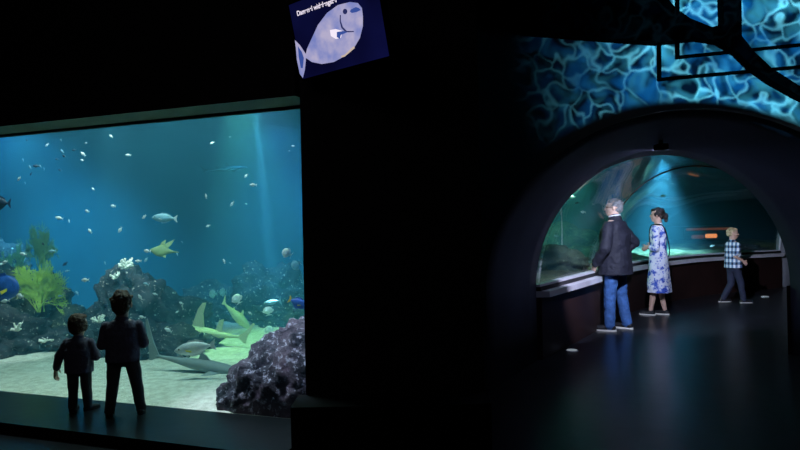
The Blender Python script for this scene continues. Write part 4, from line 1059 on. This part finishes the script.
# projector with a rippling water pattern
pj = spot('wave_projector', (2.9, .6, 3.3), (3.45, 5.53, 3.2), 2700, (1, 1, 1), 58, 1.0, .01)
pj.data.use_nodes = True; t = pj.data.node_tree; t.nodes.clear()
out = t.nodes.new('ShaderNodeOutputLight'); em = t.nodes.new('ShaderNodeEmission'); t.links.new(em.outputs[0], out.inputs[0])
tc = t.nodes.new('ShaderNodeTexCoord'); sx = t.nodes.new('ShaderNodeSeparateXYZ'); t.links.new(tc.outputs['Normal'], sx.inputs[0])
def mth(op, a, b=None):
    n = t.nodes.new('ShaderNodeMath'); n.operation = op
    for i, q in enumerate((a, b)):
        if q is None: continue
        if isinstance(q, (int, float)): n.inputs[i].default_value = q
        else: t.links.new(q, n.inputs[i])
    return n.outputs[0]
GS = -1.0
cx = t.nodes.new('ShaderNodeCombineXYZ'); t.links.new(mth('DIVIDE', sx.outputs[0], sx.outputs[2]), cx.inputs[0]); t.links.new(mth('DIVIDE', sx.outputs[1], sx.outputs[2]), cx.inputs[1])
nz = t.nodes.new('ShaderNodeTexNoise'); nz.inputs['Scale'].default_value = 13; nz.inputs['Detail'].default_value = 2; t.links.new(cx.outputs[0], nz.inputs['Vector'])
mx = t.nodes.new('ShaderNodeVectorMath'); mx.operation = 'SCALE'; mx.inputs['Scale'].default_value = .13; t.links.new(nz.outputs['Color'], mx.inputs[0])
ad = t.nodes.new('ShaderNodeVectorMath'); ad.operation = 'ADD'; t.links.new(cx.outputs[0], ad.inputs[0]); t.links.new(mx.outputs[0], ad.inputs[1])
vo = t.nodes.new('ShaderNodeTexVoronoi'); vo.feature = 'DISTANCE_TO_EDGE'; vo.inputs['Scale'].default_value = 20; t.links.new(ad.outputs[0], vo.inputs['Vector'])
r1 = t.nodes.new('ShaderNodeValToRGB'); r1.color_ramp.elements[0].position = 0; r1.color_ramp.elements[0].color = (1, 1, 1, 1); r1.color_ramp.elements[1].position = .085; r1.color_ramp.elements[1].color = (0, 0, 0, 1)
t.links.new(vo.outputs['Distance'], r1.inputs[0])
n2 = t.nodes.new('ShaderNodeTexNoise'); n2.inputs['Scale'].default_value = 22; n2.inputs['Detail'].default_value = 3; t.links.new(ad.outputs[0], n2.inputs['Vector'])
r2 = t.nodes.new('ShaderNodeValToRGB'); r2.color_ramp.elements[0].position = .42; r2.color_ramp.elements[0].color = (.0, .006, .02, 1); r2.color_ramp.elements[1].position = .66; r2.color_ramp.elements[1].color = (.002, .085, .27, 1)
t.links.new(n2.outputs['Fac'], r2.inputs[0])
n4 = t.nodes.new('ShaderNodeTexNoise'); n4.inputs['Scale'].default_value = 6; t.links.new(cx.outputs[0], n4.inputs['Vector'])
r4 = t.nodes.new('ShaderNodeValToRGB'); r4.color_ramp.elements[0].position = .35; r4.color_ramp.elements[1].position = .65; r4.color_ramp.elements[1].color = (.16, .72, .90, 1); r4.color_ramp.elements[0].color = (.01, .07, .12, 1); t.links.new(n4.outputs['Fac'], r4.inputs[0])
ml = t.nodes.new('ShaderNodeMixRGB'); ml.blend_type = 'MULTIPLY'; ml.inputs[0].default_value = 1; t.links.new(r1.outputs[0], ml.inputs[1]); t.links.new(r4.outputs[0], ml.inputs[2])
vb = t.nodes.new('ShaderNodeTexVoronoi'); vb.feature = 'SMOOTH_F1'; vb.inputs['Scale'].default_value = 40; t.links.new(ad.outputs[0], vb.inputs['Vector'])
rb = t.nodes.new('ShaderNodeValToRGB'); rb.color_ramp.elements[0].position = .35; rb.color_ramp.elements[0].color = (0, 0, 0, 1); rb.color_ramp.elements[1].position = .8; rb.color_ramp.elements[1].color = (.3, .55, .6, 1); t.links.new(vb.outputs['Distance'], rb.inputs[0])
mb = t.nodes.new('ShaderNodeMixRGB'); mb.blend_type = 'MULTIPLY'; mb.inputs[0].default_value = 1; t.links.new(rb.outputs[0], mb.inputs[1]); t.links.new(r4.outputs[0], mb.inputs[2])
a3 = t.nodes.new('ShaderNodeMixRGB'); a3.blend_type = 'ADD'; a3.inputs[0].default_value = 1; t.links.new(ml.outputs[0], a3.inputs[1]); t.links.new(mb.outputs[0], a3.inputs[2]); ml = a3
ad2 = t.nodes.new('ShaderNodeMixRGB'); ad2.blend_type = 'ADD'; ad2.inputs[0].default_value = 1; t.links.new(r2.outputs[0], ad2.inputs[1]); t.links.new(ml.outputs[0], ad2.inputs[2])
# the projector's own mask, following the arch so that no pattern falls into the tunnel
bpy.context.view_layer.update(); pinv = pj.matrix_world.inverted()
def uv(x, z):
    q = pinv @ Vector((x, 5.43, z)); return (q.x / -q.z, q.y / -q.z)
ca, cb, cc, ce = uv(2.63, .9), uv(2.63, 2.49), uv(.74, .9), uv(4.52, .9)
mu, mv = (cc[0] + ce[0]) / 2, ca[1]; ru, rv = (ce[0] - cc[0]) / 2 * 1.015, (cb[1] - ca[1]) * 1.02
UU = mth('MULTIPLY', mth('DIVIDE', sx.outputs[0], sx.outputs[2]), GS); VV = mth('MULTIPLY', mth('DIVIDE', sx.outputs[1], sx.outputs[2]), GS)
du = mth('DIVIDE', mth('SUBTRACT', UU, mu), ru); dv = mth('DIVIDE', mth('SUBTRACT', VV, mv), rv)
rad_ = mth('SQRT', mth('ADD', mth('MULTIPLY', du, du), mth('MULTIPLY', dv, dv)))
mr = t.nodes.new('ShaderNodeMapRange'); mr.interpolation_type = 'SMOOTHSTEP'; mr.inputs['From Min'].default_value = 1.0; mr.inputs['From Max'].default_value = 1.05; t.links.new(rad_, mr.inputs['Value'])
mr2 = t.nodes.new('ShaderNodeMapRange'); mr2.interpolation_type = 'SMOOTHSTEP'; mr2.inputs['From Min'].default_value = uv(.75, 2.6)[0]; mr2.inputs['From Max'].default_value = uv(2.1, 2.6)[0]; t.links.new(UU, mr2.inputs['Value'])
mr3 = t.nodes.new('ShaderNodeMapRange'); mr3.interpolation_type = 'SMOOTHSTEP'; mr3.inputs['From Min'].default_value = uv(2.6, 1.6)[1]; mr3.inputs['From Max'].default_value = uv(2.6, 2.4)[1]; t.links.new(VV, mr3.inputs['Value'])
t.links.new(ad2.outputs[0], em.inputs[0]); t.links.new(mth('MULTIPLY', mth('MULTIPLY', mr.outputs[0], mr2.outputs[0]), mr3.outputs[0]), em.inputs[1])

# ------------------------------------------------------------------ camera, world, settings
cam = bpy.data.cameras.new('camera'); co = bpy.data.objects.new('camera', cam); COL.objects.link(co)
cam.sensor_width = 36; cam.lens = F / 800 * 36; cam.clip_start = .05
bk = -fw
co.matrix_world = Matrix(((RT.x, UP.x, bk.x, CAM.x), (RT.y, UP.y, bk.y, CAM.y), (RT.z, UP.z, bk.z, CAM.z), (0, 0, 0, 1)))
SC.camera = co
wd_ = bpy.data.worlds.new('w'); SC.world = wd_; wd_.use_nodes = True
wd_.node_tree.nodes['Background'].inputs[0].default_value = (.02, .03, .05, 1); wd_.node_tree.nodes['Background'].inputs[1].default_value = .0
SC.view_settings.view_transform = 'Standard'; SC.view_settings.look = 'None'; SC.view_settings.exposure = 0; SC.view_settings.gamma = 1; SC.view_settings.use_curve_mapping = False
SC.cycles.use_denoising = True
SC.cycles.volume_bounces = 1
SC.cycles.max_bounces = 8; SC.cycles.transparent_max_bounces = 12
SC.cycles.sample_clamp_indirect = 3
